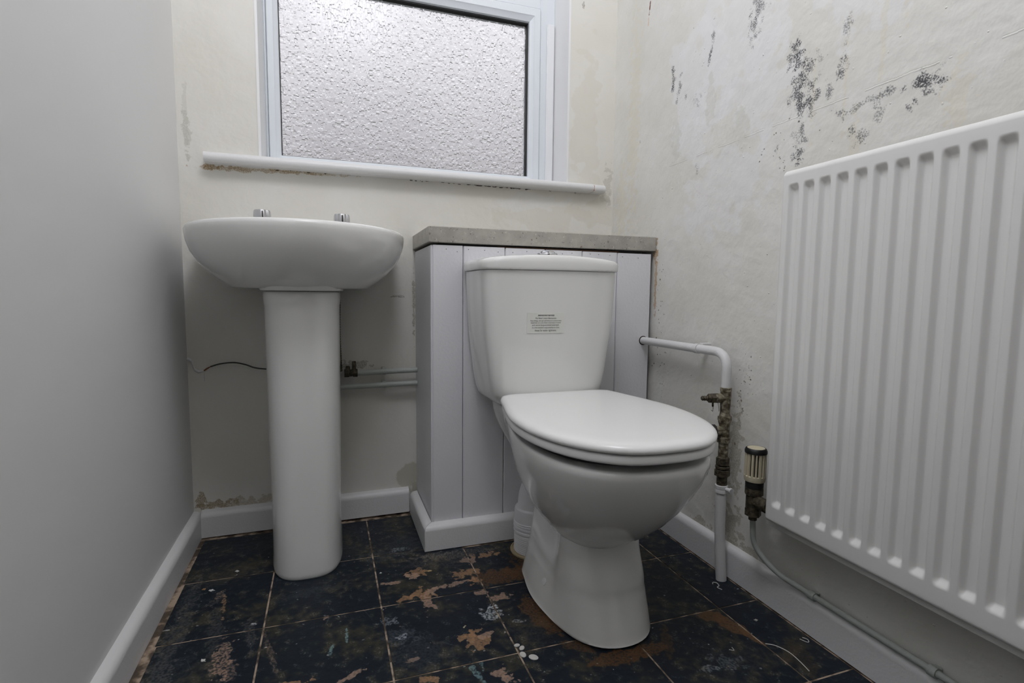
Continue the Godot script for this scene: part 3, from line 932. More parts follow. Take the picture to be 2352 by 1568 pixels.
# ------------------------------------------------------------------ boxed-in pipes
func boxing() -> void:
	var t := thing("pipe_boxing", "white tongue and groove panelled boxing behind the toilet", "boxing")
	var xs := [0.6040, 0.6830, 0.7960, 0.9090, 1.0200, 1.1300, 1.2418]
	var zf := 0.2569
	for i in 6:
		var mb := MB.new()
		var x0: float = xs[i] + (0.0 if i == 0 else 0.0006)
		var x1: float = xs[i + 1] - 0.0006
		mb.extrude([[x0, zf - 0.012], [x1, zf - 0.012], [x1, zf - 0.003], [x1 - 0.0022, zf], [x0 + 0.0022, zf], [x0, zf - 0.003]], Vector3.RIGHT, Vector3.BACK, Vector3(0, 0.004, 0), Vector3(0, 0.7870 - 0.0006 * i, 0))
		obj("board", mb, M.board, t, 20.0)
	var mb := MB.new()
	mb.box(Vector3(0.6062, 0.3955, (zf - 0.012) / 2), Vector3(0.012, 0.783, zf - 0.0125), 0.0012)
	obj("side_panel", mb, M.board, t)
	mb = MB.new()
	mb.box(Vector3(0.6016, 0.3955, zf - 0.008), Vector3(0.0050, 0.783, 0.014), 0.0018)
	obj("corner_bead", mb, M.board, t)
	# hole round the pipe
	mb = MB.new()
	mb.lathe([[0.0135, 0.0], [0.0135, 0.0008]], 20, Transform3D(Basis(Vector3.RIGHT, PI / 2), Vector3(1.2215, 0.5345, zf)))
	obj("pipe_hole", mb, mat(srgb(58, 44, 34), 0.9), t)
	# nail heads along the top
	for p in [[0.6389, 0.7802], [0.667, 0.7746], [0.6966, 0.7812], [0.7394, 0.7805], [0.776, 0.7774], [0.8168, 0.7777], [0.8559, 0.7816], [0.887, 0.7766], [0.9275, 0.778], [0.9596, 0.7791], [0.9881, 0.7816], [1.0438, 0.7811], [1.0696, 0.7804], [1.1052, 0.7792], [1.1457, 0.7769], [1.1968, 0.7748]]:
		mb = MB.new()
		mb.lathe([[0.0011, -0.001], [0.0011, 0.0003]], 8, Transform3D(Basis(Vector3.RIGHT, PI / 2), Vector3(p[0], p[1] - 0.003, zf)))
		obj("nail_head", mb, M.dark, t)
	# rusty sealant showing in the joint under the slab
	mb = MB.new()
	mb.box(Vector3(0.955, 0.7868, zf - 0.0065), Vector3(0.36, 0.0046, 0.010), 0.0005)
	obj("packing_strip", mb, mat(srgb(78, 58, 42), 0.9), t)
	# its own skirting
	var sk := func(tt: float, h: float) -> Array:
		var o := [[0.0, 0.0], [tt, 0.0], [tt, h - 0.016]]
		for k in 6:
			var a := PI / 2 * (k + 1) / 6.0
			o.append([tt * 0.3 + tt * 0.7 * cos(a), h - 0.016 + 0.015 * sin(a)])
		o.append([0.0, h])
		return o
	var prof: Array = sk.call(0.0215, 0.068)
	mb = MB.new()   # front, mitred at the corner
	var rings := [PackedVector3Array(), PackedVector3Array()]
	for p in prof:
		rings[0].append(Vector3(0.5985 - p[0] + 0.0007, 0.0015 + p[1], zf + 0.0002 + p[0]))
		rings[1].append(Vector3(1.2370, 0.0015 + p[1], zf + 0.0002 + p[0]))
	mb.loft(rings)
	obj("skirting", mb, M.gloss, t, 35.0)
	mb = MB.new()
	rings = [PackedVector3Array(), PackedVector3Array()]
	for p in prof:
		rings[0].append(Vector3(0.5985 - p[0], 0.0015 + p[1], zf - 0.0005 + p[0]))
		rings[1].append(Vector3(0.5985 - p[0], 0.0015 + p[1], 0.0200))
	mb.loft(rings)
	obj("skirting", mb, M.gloss, t, 35.0)
	mb = MB.new()
	mb.box(Vector3(0.923, 0.7905, 0.125), Vector3(0.60, 0.006, 0.22))
	obj("batten", mb, M.dark, t)
	mb = MB.new()
	mb.box(Vector3(0.923, 0.40, 0.232), Vector3(0.60, 0.05, 0.024))
	obj("batten", mb, M.dark, t)
	# the slab on top
	mb = MB.new()
	mb.box(Vector3((0.593 + W - 0.001) / 2, 0.8126, 0.1315), Vector3(W - 0.001 - 0.593, 0.0400, 0.2610), 0.0015)
	tag(obj("top_slab", mb, M.slab), "speckled grey stone-effect slab on top of the white panelled boxing", "worktop")

# ------------------------------------------------------------------ the toilet
const TX := 0.866

func cistern_half(hw: float, zf: float) -> Array:
	return [[0.0, 0.2615], [hw * 0.5, 0.2615], [hw * 0.93, 0.2615], [hw * 0.992, 0.266], [hw, 0.285], [hw * 0.998, 0.33], [hw * 0.990, zf - 0.060], [hw * 0.975, zf - 0.040], [hw * 0.935, zf - 0.0225], [hw * 0.85, zf - 0.0125], [hw * 0.68, zf - 0.0065], [hw * 0.40, zf - 0.0020], [0.0, zf]]

func cistern_front(y: float) -> float:
	return lerpf(0.434, 0.451, clampf((y - 0.45) / 0.27, 0.0, 1.0))

func toilet() -> void:
	var t := thing("toilet", "white close-coupled toilet with its lid down in front of the panelled boxing", "toilet")
	# --- pan: bowl and foot in one piece of china
	var rim := [[0.0, 0.400], [0.06, 0.400], [0.105, 0.404], [0.122, 0.425], [0.132, 0.465], [0.146, 0.515], [0.161, 0.58], [0.170, 0.65], [0.169, 0.71], [0.159, 0.77], [0.138, 0.822], [0.104, 0.863], [0.062, 0.886], [0.028, 0.8925], [0.0, 0.8935]]
	var egg := []
	for k in rim.size():
		var an := PI * k / (rim.size() - 1.0)
		egg.append([0.0 if k == 0 or k == rim.size() - 1 else 0.170 * pow(sin(an), 0.9), 0.652 - 0.2415 * cos(an)])
	var mb := MB.new()
	var rings := []
	for p in [[0.145, 0.16], [0.152, 0.25], [0.162, 0.34], [0.176, 0.435], [0.195, 0.535], [0.22, 0.650], [0.25, 0.765], [0.28, 0.855], [0.31, 0.920], [0.335, 0.960], [0.355, 0.985], [0.370, 0.998], [0.377, 1.0], [0.3815, 0.995], [0.3840, 0.984], [0.3850, 0.968], [0.3845, 0.87], [0.380, 0.845], [0.36, 0.835], [0.33, 0.80], [0.29, 0.66], [0.25, 0.40], [0.245, 0.12]]:
		rings.append(ring(scaled(blend_half(rim, egg, smoothstep(0.37, 0.24, p[0])), p[1], 0.585), TX, p[0]))
	mb.loft(rings)
	# shelf behind, which carries the cistern
	var shelf := [[0.0, 0.268], [0.09, 0.268], [0.106, 0.272], [0.112, 0.29], [0.113, 0.33], [0.117, 0.38], [0.124, 0.43], [0.12, 0.47], [0.08, 0.49], [0.0, 0.492]]
	rings = []
	for p in [[0.22, 0.40], [0.26, 0.60], [0.295, 0.76], [0.325, 0.88], [0.35, 0.955], [0.372, 0.995], [0.386, 1.0], [0.391, 0.985], [0.393, 0.955]]:
		rings.append(ring(scaled(shelf, p[1], 0.47), TX, p[0]))
	mb.loft(rings)
	# foot
	var f0 := [[0.0, 0.40], [0.060, 0.40], [0.086, 0.425], [0.103, 0.485], [0.1130, 0.555], [0.1085, 0.625], [0.0985, 0.680], [0.080, 0.727], [0.048, 0.759], [0.019, 0.7695], [0.0, 0.771]]
	var f1 := [[0.0, 0.40], [0.047, 0.40], [0.066, 0.425], [0.076, 0.480], [0.083, 0.545], [0.085, 0.605], [0.090, 0.650], [0.081, 0.697], [0.049, 0.727], [0.019, 0.7355], [0.0, 0.7365]]
	var f2 := [[0.0, 0.40], [0.042, 0.40], [0.056, 0.425], [0.061, 0.475], [0.057, 0.535], [0.061, 0.585], [0.082, 0.635], [0.081, 0.672], [0.052, 0.700], [0.020, 0.7085], [0.0, 0.7095]]
	var f3 := [[0.0, 0.40], [0.040, 0.40], [0.050, 0.425], [0.052, 0.475], [0.050, 0.535], [0.054, 0.585], [0.070, 0.635], [0.068, 0.660], [0.042, 0.680], [0.017, 0.688], [0.0, 0.689]]
	rings = [ring(inset(f0, 0.004), TX + 0.011, 0.0), ring(inset(f0, 0.0008), TX + 0.011, 0.004)]
	for k in 9:
		rings.append(ring(blend_half(f0, f1, smoothstep(-0.35, 1.25, k / 8.0) * 1.0 if k < 8 else 1.0), TX + 0.011, 0.008 + 0.072 * k / 8.0))
	for k in range(1, 9):
		rings.append(ring(blend_half(f1, f2, smoothstep(0.0, 1.0, k / 8.0)), TX + 0.011, 0.08 + 0.085 * k / 8.0))
	for k in range(1, 4):
		rings.append(ring(blend_half(f2, f3, k / 3.0), TX + 0.011, 0.165 + 0.09 * k / 3.0))
	mb.loft(rings)
	obj("pan", mb, M.porcelain, t, 60.0)
	mb = MB.new()
	mb.lathe([[0.0075, -0.006], [0.0075, 0.0006], [0.0068, 0.0011], [0.0005, 0.0012]], 18, Transform3D(Basis(Vector3.BACK, PI / 2 - 0.35).rotated(Vector3.UP, 0.05), Vector3(0.7818, 0.050, 0.585)))
	obj("bolt_cap", mb, M.plastic, t)

	# --- seat and lid
	var lid := [[0.0, 0.4300], [0.07, 0.4300], [0.118, 0.4320], [0.139, 0.4430], [0.148, 0.470], [0.159, 0.520], [0.172, 0.580], [0.1815, 0.645], [0.1805, 0.705], [0.170, 0.765], [0.1485, 0.821], [0.113, 0.868], [0.069, 0.8975], [0.030, 0.9055], [0.0, 0.9065]]
	mb = MB.new()
	rings = []
	for p in [[0.4010, 0.012], [0.4000, 0.008], [0.4015, 0.0045], [0.4045, 0.003], [0.4125, 0.003], [0.4155, 0.006], [0.4165, 0.012]]:
		rings.append(ring(inset(lid, p[1]), TX, p[0]))
	var hole := scaled(lid, 0.62, 0.67)
	for p in [[0.4160, 0.004], [0.412, 0.0], [0.405, 0.0], [0.4015, 0.004]]:
		rings.append(ring(inset(hole, -p[1]), TX, p[0]))
	mb.loft(rings, false, false, true)
	obj("seat", mb, M.plastic, t, 50.0)
	mb = MB.new()
	rings = []
	for p in [[0.4180, 0.010, 0.9], [0.4178, 0.006, 1.0], [0.4190, 0.0022, 1.0], [0.4210, 0.0004, 1.0], [0.4240, 0.0, 1.0], [0.4275, 0.0010, 1.0], [0.4310, 0.0042, 1.0], [0.4335, 0.0095, 1.0], [0.4350, 0.0095, 0.955], [0.4359, 0.0095, 0.88], [0.4366, 0.0095, 0.70], [0.4369, 0.0095, 0.4]]:
		rings.append(ring(scaled(inset(lid, p[1]), p[2], 0.655), TX, p[0]))
	mb.loft(rings)
	obj("seat_lid", mb, M.plastic, t, 50.0)
	for x in [-0.10, 0.10]:
		for z in [0.62, 0.79]:
			mb = MB.new()
			mb.box(Vector3(TX + x * (1.0 if z > 0.7 else 1.35), 0.393, z), Vector3(0.018, 0.0165, 0.012), 0.002)
			obj("seat_buffer", mb, M.plastic, t)
	for x in [-0.075, 0.075]:
		mb = MB.new()
		mb.lathe([[0.011, 0.393], [0.011, 0.413], [0.009, 0.4155]], 18, Transform3D(Basis(), Vector3(TX + x, 0, 0.444)))
		obj("hinge", mb, M.plastic, t)

	# --- cistern
	mb = MB.new()
	rings = []
	for p in [[0.3965, 0.100, 0.398], [0.3975, 0.1145, 0.410], [0.4005, 0.1260, 0.4180], [0.4065, 0.1360, 0.4245], [0.416, 0.1430, 0.4290], [0.43, 0.1485, 0.4320], [0.45, 0.1530, 0.4345], [0.48, 0.1580, 0.4370], [0.52, 0.1625, 0.4395], [0.57, 0.1685, 0.4425], [0.63, 0.1725, 0.4458], [0.69, 0.1745, 0.4490], [0.7205, 0.1750, 0.4508]]:
		rings.append(ring(cistern_half(p[1], p[2]), TX - 0.004, p[0], 56))
	mb.loft(rings)
	var cis := obj("cistern", mb, M.porcelain, t, 50.0)
	mb = MB.new()
	rings = []
	for p in [[0.7215, 0.006, 0.0], [0.7210, 0.0015, 0.0], [0.7225, -0.0045, 0.0], [0.7260, -0.0062, 0.0], [0.7360, -0.0062, 0.35], [0.7410, -0.0050, 0.75], [0.7445, -0.0010, 0.95], [0.7465, 0.006, 1.0], [0.7475, 0.020, 1.0], [0.7480, 0.05, 1.0]]:
		var r := ring(inset(cistern_half(0.1750, 0.4508), p[1]), TX - 0.004, p[0], 56)
		for k in r.size():
			var d := (r[k].x - TX + 0.004) / 0.18
			r[k].y += p[2] * 0.0115 * (1.0 - d * d)
		rings.append(r)
	mb.loft(rings)
	obj("cistern_lid", mb, M.porcelain, cis, 50.0)
	mb = MB.new()
	mb.lathe([[0.024, 0.0], [0.024, 0.004], [0.0225, 0.0058], [0.0195, 0.0062], [0.0190, 0.0045], [0.0185, 0.0045], [0.0180, 0.0085], [0.014, 0.0115], [0.007, 0.0132], [0.0005, 0.0136]], 32, Transform3D(Basis(), Vector3(TX - 0.004, 0.7595, 0.385)))
	obj("flush_button", mb, M.chrome, cis)

	# --- the notice stuck on the cistern
	var cx := 0.8355
	var cy := 0.5995
	var hx := 0.0465
	var hy := 0.0242
	mb = MB.new()
	var rows := []
	var face := func(x: float, y: float) -> float:
		# the bowed front of the cistern
		var hw := 0.1625
		var tb := [[0.4300, 0.1485, 0.4320], [0.52, 0.1625, 0.4395], [0.57, 0.1685, 0.4425], [0.63, 0.1725, 0.4458], [0.69, 0.1745, 0.4490]]
		var zf := 0.44
		for i in tb.size() - 1:
			if y >= tb[i][0] and y <= tb[i + 1][0]:
				var f: float = (y - tb[i][0]) / (tb[i + 1][0] - tb[i][0])
				hw = lerpf(tb[i][1], tb[i + 1][1], f)
				zf = lerpf(tb[i][2], tb[i + 1][2], f)
		var q := absf(x - TX + 0.004) / hw
		return zf - 0.0020 * pow(q / 0.40, 2.0)
	for i in 9:
		var r := PackedVector3Array()
		for e in [[1.0, 0.0011], [-1.0, 0.0011], [-1.0, -0.0012], [1.0, -0.0012]]:
			var x := cx - hx + 2.0 * hx * i / 8.0
			var y: float = cy + hy * e[0]
			r.append(Vector3(x, y, face.call(x, y) + e[1]))
		rows.append(r)
	mb.loft(rows)
	var st := obj("notice_sticker", mb, mat(srgb(226, 226, 220), 0.45), t, 30.0)
	st.set_meta("label", "small printed notice sticker on the cistern front")
	var font := SystemFont.new()
	font.font_names = PackedStringArray(["Droid Sans"])
	var bold := SystemFont.new()
	bold.font_names = PackedStringArray(["Droid Sans"])
	bold.font_weight = 700
	var ink := mat(srgb(38, 38, 40), 0.7)
	for l in [["IMPORTANT NOTICE", 0.0405, 0.0176, true], ["Pre fitted Cistern Mechanism", 0.0520, 0.0108, false], ["These fittings, although tightened and in position when", 0.0780, 0.0050, false], ["dispatched, can come loose or out of place in transit", 0.0755, 0.0003, false], ["and cannot be guaranteed watertight.", 0.0680, -0.0052, false], ["It is the installers responsibility to check", 0.0685, -0.0111, false], ["these for water tightness.", 0.0545, -0.0178, false]]:
		var tx := TextMesh.new()
		tx.text = l[0]
		tx.font = bold if l[3] else font
		tx.font_size = 32
		tx.pixel_size = 0.001
		tx.depth = 0.0
		tx.curve_step = 1.0
		var arr: Array = tx.surface_get_arrays(0)
		var pts: PackedVector3Array = arr[Mesh.ARRAY_VERTEX]
		var lo := 1e9
		var hi := -1e9
		for p in pts:
			lo = minf(lo, p.x)
			hi = maxf(hi, p.x)
		var k: float = l[1] / (hi - lo)
		var ky := k * (1.05 if l[3] else 1.15)
		for i in pts.size():
			var x: float = cx + (pts[i].x - (lo + hi) / 2.0) * k
			var y: float = cy + l[2] + pts[i].y * ky
			pts[i] = Vector3(x, y, face.call(x, y) + 0.0014)
		var am := ArrayMesh.new()
		var na := []
		na.resize(Mesh.ARRAY_MAX)
		var nn := PackedVector3Array()
		nn.resize(pts.size())
		nn.fill(Vector3(0, 0, 1))
		na[Mesh.ARRAY_VERTEX] = pts
		na[Mesh.ARRAY_NORMAL] = nn
		na[Mesh.ARRAY_INDEX] = arr[Mesh.ARRAY_INDEX]
		am.add_surface_from_arrays(Mesh.PRIMITIVE_TRIANGLES, na)
		var o := MeshInstance3D.new()
		o.name = "lettering"
		o.mesh = am
		am.surface_set_material(0, ink)
		st.add_child(o, true)

	# --- soil pipe connector behind the pan
	var s := thing("soil_pipe_connector", "white corrugated plastic soil pipe connector between the toilet and the floor", "pipe")
	var px := 0.8500
	var pz := 0.3480
	var prof := [[0.048, 0.0]]
	var yy := 0.003
	while yy < 0.050:
		prof.append([0.0475, yy]); prof.append([0.0505, yy + 0.0015]); prof.append([0.0505, yy + 0.003])
		yy += 0.0048
	prof.append_array([[0.0478, 0.0525], [0.0522, 0.056], [0.0522, 0.0605], [0.0482, 0.0635], [0.0525, 0.067], [0.0525, 0.0715], [0.0482, 0.074], [0.0525, 0.0765], [0.0495, 0.0795], [0.0525, 0.082], [0.0495, 0.0845], [0.045, 0.0845]])
	mb = MB.new()
	mb.lathe(prof, 40, Transform3D(Basis(), Vector3(px, 0, pz)))
	obj("corrugated_sleeve", mb, M.pvc, s, 50.0)
	mb = MB.new()
	mb.lathe([[0.045, 0.083], [0.0500, 0.084], [0.0505, 0.108], [0.0488, 0.116], [0.0455, 0.119], [0.040, 0.119]], 40, Transform3D(Basis(), Vector3(px, 0, pz)))
	obj("collar", mb, M.pvc, s, 35.0)
	mb = MB.new()
	mb.tube(bent([Vector3(px, 0.112, pz), Vector3(px + 0.002, 0.150, pz + 0.004), Vector3(px + 0.011, 0.198, pz + 0.030), Vector3(TX - 0.001, 0.216, pz + 0.052)], 0.05, 8), 0.043, 32)
	mb.tube([Vector3(TX - 0.006, 0.200, pz + 0.030), Vector3(TX - 0.001, 0.216, pz + 0.052)], 0.047, 32)
	obj("elbow", mb, M.pvc, s, 50.0)
	mb = MB.new()
	mb.lathe([[0.055, 0.0], [0.0600, 0.0], [0.0605, 0.004], [0.059, 0.006], [0.0565, 0.006], [0.055, 0.004]], 40, Transform3D(Basis(), Vector3(px, 0, pz)))
	obj("floor_ring", mb, mat(srgb(170, 156, 124), 0.7), s)

# ------------------------------------------------------------------ basin and pedestal
const BX := 0.2945

func basin_half(s: float, a: float, back: float, sf: float) -> Array:
	var o := [[0.0, back], [a * s * 0.5, back], [a * s * 0.90, back], [a * s * 0.975, back + 0.012]]
	var zc := 0.155
	if back < 0.1:
		o.append([a * s * 0.990, lerpf(back, zc, 0.35)])
		o.append([a * s * 0.998, lerpf(back, zc, 0.70)])
	else:
		o.append([a * s * 0.992, back + 0.02])
		o.append([a * s * 0.998, back + 0.03])
		zc = maxf(zc, back + 0.04)
	var b := 0.282 * sf - maxf(0.0, zc - 0.155)
	for k in range(0, 9):
		var an := PI / 2 * k / 8.0
		o.append([a * s * cos(an) if k < 8 else 0.0, zc + b * sin(an)])
	return o

func basin() -> void:
	var t := thing("wash_basin", "white china wash basin with two chrome taps under the window", "basin")
	var a := 0.2495
	var mb := MB.new()
	var rings := []
	for p in [[0.6735, 0.56, 0.56], [0.6745, 0.615, 0.615], [0.678, 0.648, 0.645], [0.685, 0.688, 0.69], [0.696, 0.752, 0.752], [0.712, 0.826, 0.826], [0.732, 0.902, 0.90], [0.755, 0.958, 0.955], [0.778, 0.990, 0.988], [0.795, 1.0, 1.0], [0.8035, 1.001, 1.002], [0.8090, 0.995, 0.996], [0.8125, 0.981, 0.984], [0.8135, 0.965, 0.968]]:
		rings.append(ring(basin_half(p[1], a, 0.001, p[2]), BX, p[0], 56))
	for p in [[0.8120, 0.90, 0.895, 0.120], [0.805, 0.875, 0.86, 0.128], [0.78, 0.83, 0.81, 0.133], [0.745, 0.73, 0.72, 0.140], [0.715, 0.55, 0.55, 0.155], [0.70, 0.25, 0.38, 0.18]]:
		rings.append(ring(basin_half(p[1], a, p[3], p[2]), BX, p[0], 56))
	mb.loft(rings)
	# the raised socket underneath that sits on the pedestal
	var sock := [[0.0, 0.03], [0.07, 0.03], [0.090, 0.04], [0.094, 0.10], [0.094, 0.18], [0.091, 0.25], [0.080, 0.295], [0.055, 0.322], [0.025, 0.330], [0.0, 0.331]]
	rings = []
	for p in [[0.6690, 0.006], [0.6685, 0.002], [0.6700, 0.0], [0.676, -0.003], [0.686, -0.010]]:
		rings.append(ring(inset(sock, p[1]), BX + 0.002, p[0], 56))
	mb.loft(rings)
	obj("bowl", mb, M.porcelain, t, 60.0)
	for x in [0.2000, 0.3935]:
		mb = MB.new()
		var at := Transform3D(Basis(), Vector3(x, 0.8125, 0.083))
		mb.lathe([[0.022, 0.0], [0.022, 0.004], [0.015, 0.008], [0.014, 0.024], [0.012, 0.030]], 24, at)
		mb.tube(bent([Vector3(x, 0.827, 0.083), Vector3(x, 0.834, 0.150), Vector3(x, 0.812, 0.172)], 0.02, 6), 0.0095, 16)
		var tap := obj("tap", mb, M.chrome, t, 40.0)
		mb = MB.new()
		mb.lathe([[0.013, 0.028], [0.0195, 0.031], [0.0208, 0.036], [0.0212, 0.046], [0.0205, 0.055], [0.0190, 0.0590], [0.0165, 0.0600], [0.0120, 0.0600], [0.0110, 0.0592], [0.0005, 0.0592]], 48, at.rotated_local(Vector3.UP, 0.35), 5, 0.16)
		obj("handle", mb, M.chrome, tap, 40.0)
	mb = MB.new()
	mb.lathe([[0.021, 0.0], [0.021, 0.002], [0.014, 0.003], [0.006, 0.0015]], 24, Transform3D(Basis(), Vector3(BX, 0.7005, 0.235)))
	obj("plughole", mb, M.chrome, t)

	# the pedestal is a separate piece of china
	var ped := func(hw: float, front: float) -> Array:
		var o := [[0.0, 0.048], [hw * 0.6, 0.048], [hw * 0.97, 0.048], [hw, 0.058], [hw, 0.10]]
		var zc := 0.165
		for k in 9:
			var an := PI / 2 * k / 8.0
			o.append([hw * pow(cos(an), 2.0 / 3.0) if k < 8 else 0.0, zc + (front - zc) * pow(sin(an), 2.0 / 3.0)])
		return o
	mb = MB.new()
	rings = []
	for p in [[0.0, 0.0805, 0.3215], [0.004, 0.0825, 0.3235], [0.012, 0.0828, 0.3238], [0.04, 0.0815, 0.3215], [0.10, 0.0812, 0.3165], [0.20, 0.0822, 0.3110], [0.32, 0.0836, 0.3070], [0.45, 0.0848, 0.3045], [0.56, 0.0855, 0.3035], [0.622, 0.0858, 0.3033], [0.634, 0.0860, 0.3035], [0.641, 0.0874, 0.3053], [0.648, 0.0880, 0.3062], [0.661, 0.0882, 0.3066], [0.6655, 0.0872, 0.3056], [0.6675, 0.0845, 0.3025]]:
		rings.append(ring(ped.call(p[1], p[2]), BX + 0.001, p[0], 56))
	mb.loft(rings)
	tag(obj("basin_pedestal", mb, M.porcelain, self, 50.0), "tall white china pedestal standing on the tiles under the wash basin", "pedestal")

# ------------------------------------------------------------------ radiator
func radiator() -> void:
	var t := thing("radiator", "white ribbed panel radiator hung on the right-hand wall", "radiator")
	var xf := 1.178
	var y0 := 0.2176
	var y1 := 0.9045
	var z0 := 0.7800
	var z1 := 1.5850
	var pitch := 0.03332
	var zc0 := 0.8085
	var dep := 0.0092
	var zs := []
	for d in [0.0, 0.0007, 0.0022, 0.0045, 0.0075]:
		zs.append(z0 + d)
	var zz := z0 + 0.0095
	var k := 0
	while zc0 + k * pitch < z1 - 0.02:
		var c := zc0 + k * pitch
		for o in [-0.0140, -0.0125, -0.0115, -0.0105, -0.0092, -0.0078, -0.0064, -0.005, -0.0025, 0.0, 0.0025, 0.005, 0.0064, 0.0078, 0.0092, 0.0105, 0.0115, 0.0125, 0.0140]:
			zs.append(c + o)
		k += 1
	var last := zc0 + (k - 1) * pitch
	for d in [0.0075, 0.0045, 0.0022, 0.0007, 0.0]:
		if z1 - d > zs[-1]:
			zs.append(z1 - d)
	var ys := []
	for d in [0.0, 0.0007, 0.0022, 0.0045, 0.0075, 0.012]:
		ys.append(y0 + d)
	for y in [0.2495, 0.2515, 0.2535, 0.2555, 0.258, 0.2605, 0.2625, 0.2645, 0.27, 0.40, 0.56, 0.72, 0.85, 0.8645, 0.8665, 0.8685, 0.8705, 0.8725, 0.8745, 0.8765, 0.8785]:
		ys.append(y)
	for d in [0.012, 0.0095, 0.0065, 0.0035, 0.0015, 0.0]:
		ys.append(y1 - d)
	var edge := func(d: float, r: float) -> float:
		return 0.0 if d >= r else r - sqrt(maxf(0.0, r * r - (r - d) * (r - d)))
	var mb := MB.new()
	for y in ys:
		var e: float = smoothstep(0.2505, 0.2635, y) * (1.0 - smoothstep(0.8655, 0.8775, y))
		for z in zs:
			var x: float = xf + edge.call(z - z0, 0.0075) + edge.call(z1 - z, 0.0075) + edge.call(y - y0, 0.0075) + edge.call(y1 - y, 0.0125)
			if z < last + pitch * 0.5 and z > zc0 - pitch * 0.5:
				var f := fposmod(z - zc0 + pitch / 2.0, pitch) - pitch / 2.0
				x += dep * e * (1.0 - smoothstep(0.0045, 0.0128, absf(f)))
			mb.add(Vector3(x, y, z))
	var n := zs.size()
	for i in ys.size() - 1:
		for j in n - 1:
			mb.quad(i * n + j, i * n + j + 1, (i + 1) * n + j + 1, (i + 1) * n + j)
	# close the back so that the panel is solid
	var f := mb.v.size()
	var xb := xf + 0.0185
	for q in [[y0, z0], [y0, z1], [y1, z1], [y1, z0]]:
		mb.add(Vector3(xb, q[0], q[1]))
	mb.quad(f, f + 3, f + 2, f + 1)
	mb.tri(0, f, f + 1)
	mb.tri(0, f + 1, n - 1)
	for j in n - 2:
		mb.tri(n - 1, j + 1, j)
	var top := (ys.size() - 1) * n
	mb.tri(top, top + n - 1, f + 2)
	mb.tri(top, f + 2, f + 3)
	for j in n - 2:
		mb.tri(top + n - 1, top + j, top + j + 1)
	mb.quad(0, top, f + 3, f)
	mb.quad(n - 1, f + 1, f + 2, top + n - 1)
	mb.outward(0)
	obj("panel", mb, M.rad, t, 45.0)
	mb = MB.new()
	mb.box(Vector3(xf + 0.0155, (y0 + y1) / 2 - 0.0080, (z0 + z1) / 2), Vector3(0.0035, y1 - y0 + 0.012, z1 - z0 + 0.012), 0.0012)
	obj("seam_flange", mb, M.rad, t)
	for z in [0.93, 1.43]:
		mb = MB.new()
		mb.box(Vector3((xb + W) / 2, 0.56, z), Vector3(W - xb - 0.001, 0.56, 0.03), 0.002)
		obj("bracket", mb, M.dark, t)

	# thermostatic valve
	var vx := 1.1985
	var vz := 0.7305
	var at := Transform3D(Basis(), Vector3(vx, 0, vz))
	var v := thing("radiator_valve", "cream and black thermostatic valve at the lower corner of the radiator", "valve")
	mb = MB.new()
	var seg := 72
	var rings := []
	for p in [[0.019, 0.2790, 0.0], [0.0205, 0.2795, 0.0], [0.0215, 0.2850, 0.0], [0.0215, 0.2905, 0.0], [0.0215, 0.2915, 1.0], [0.0212, 0.3385, 1.0], [0.0212, 0.3390, 0.0], [0.0195, 0.3395, 0.0]]:
		var r := PackedVector3Array()
		for q in seg:
			var an := TAU * q / seg
			var slot := 1.0 if fposmod(an * 16.0 / TAU, 1.0) < 0.42 else 0.0
			r.append(at * Vector3(cos(an), 0, sin(an)) * Vector3(p[0] - p[2] * slot * 0.004, 1, p[0] - p[2] * slot * 0.004) + Vector3(0, 0, 0))
		for q in seg:
			var an := TAU * q / seg
			var slot := 1.0 if fposmod(an * 16.0 / TAU, 1.0) < 0.42 else 0.0
			var rr: float = p[0] - p[2] * slot * 0.004
			r[q] = Vector3(vx + cos(an) * rr, p[1], vz + sin(an) * rr)
		rings.append(r)
	mb.loft(rings)
	obj("head", mb, M.cream, v, 30.0)
	mb = MB.new()
	mb.lathe([[0.0178, 0.288], [0.0178, 0.3392], [0.0220, 0.3394], [0.0222, 0.3440], [0.0205, 0.3485], [0.0182, 0.3500], [0.0170, 0.3495]], 40, at)
	obj("cap_ring", mb, M.black, v)
	mb = MB.new()
	mb.lathe([[0.0172, 0.3480], [0.0172, 0.3499], [0.0005, 0.3503]], 32, at)
	obj("cap_disc", mb, M.cream, v)
	mb = MB.new()
	mb.lathe([[0.0150, 0.2640], [0.0180, 0.2650], [0.0182, 0.2770], [0.0165, 0.2795]], 32, at)
	obj("collar", mb, M.black, v)
	mb = MB.new()
	mb.hex(0.0185, 0.2490, 0.2645, at, 10)
	mb.lathe([[0.0155, 0.2200], [0.0155, 0.2495]], 24, at)
	mb.hex(0.0165, 0.2030, 0.2200, at)
	mb.lathe([[0.0085, 0.1940], [0.0085, 0.2035]], 20, at)
	mb.tube([Vector3(vx, 0.2370, vz), Vector3(vx - 0.003, 0.2370, z0 - 0.004)], 0.0135, 20)
	mb.tube([Vector3(vx, 0.2370, z0 - 0.020), Vector3(vx - 0.003, 0.2370, z0 + 0.012)], 0.0095, 20)
	obj("valve_body", mb, M.dark_brass, v, 35.0)

	var p := thing("heating_pipe", "thin white painted heating pipe clipped along the top of the right-hand skirting", "pipe")
	mb = MB.new()
	var path := bent([Vector3(vx, 0.1980, vz), Vector3(1.2060, 0.132, 0.728), Vector3(1.2320, 0.0890, 0.768), Vector3(1.2405, 0.0835, 0.86), Vector3(1.2405, 0.0835, 1.70)], 0.07, 12)
	mb.tube(path, 0.0058, 16)
	obj("pipe", mb, M.grubby_pipe, p, 50.0)
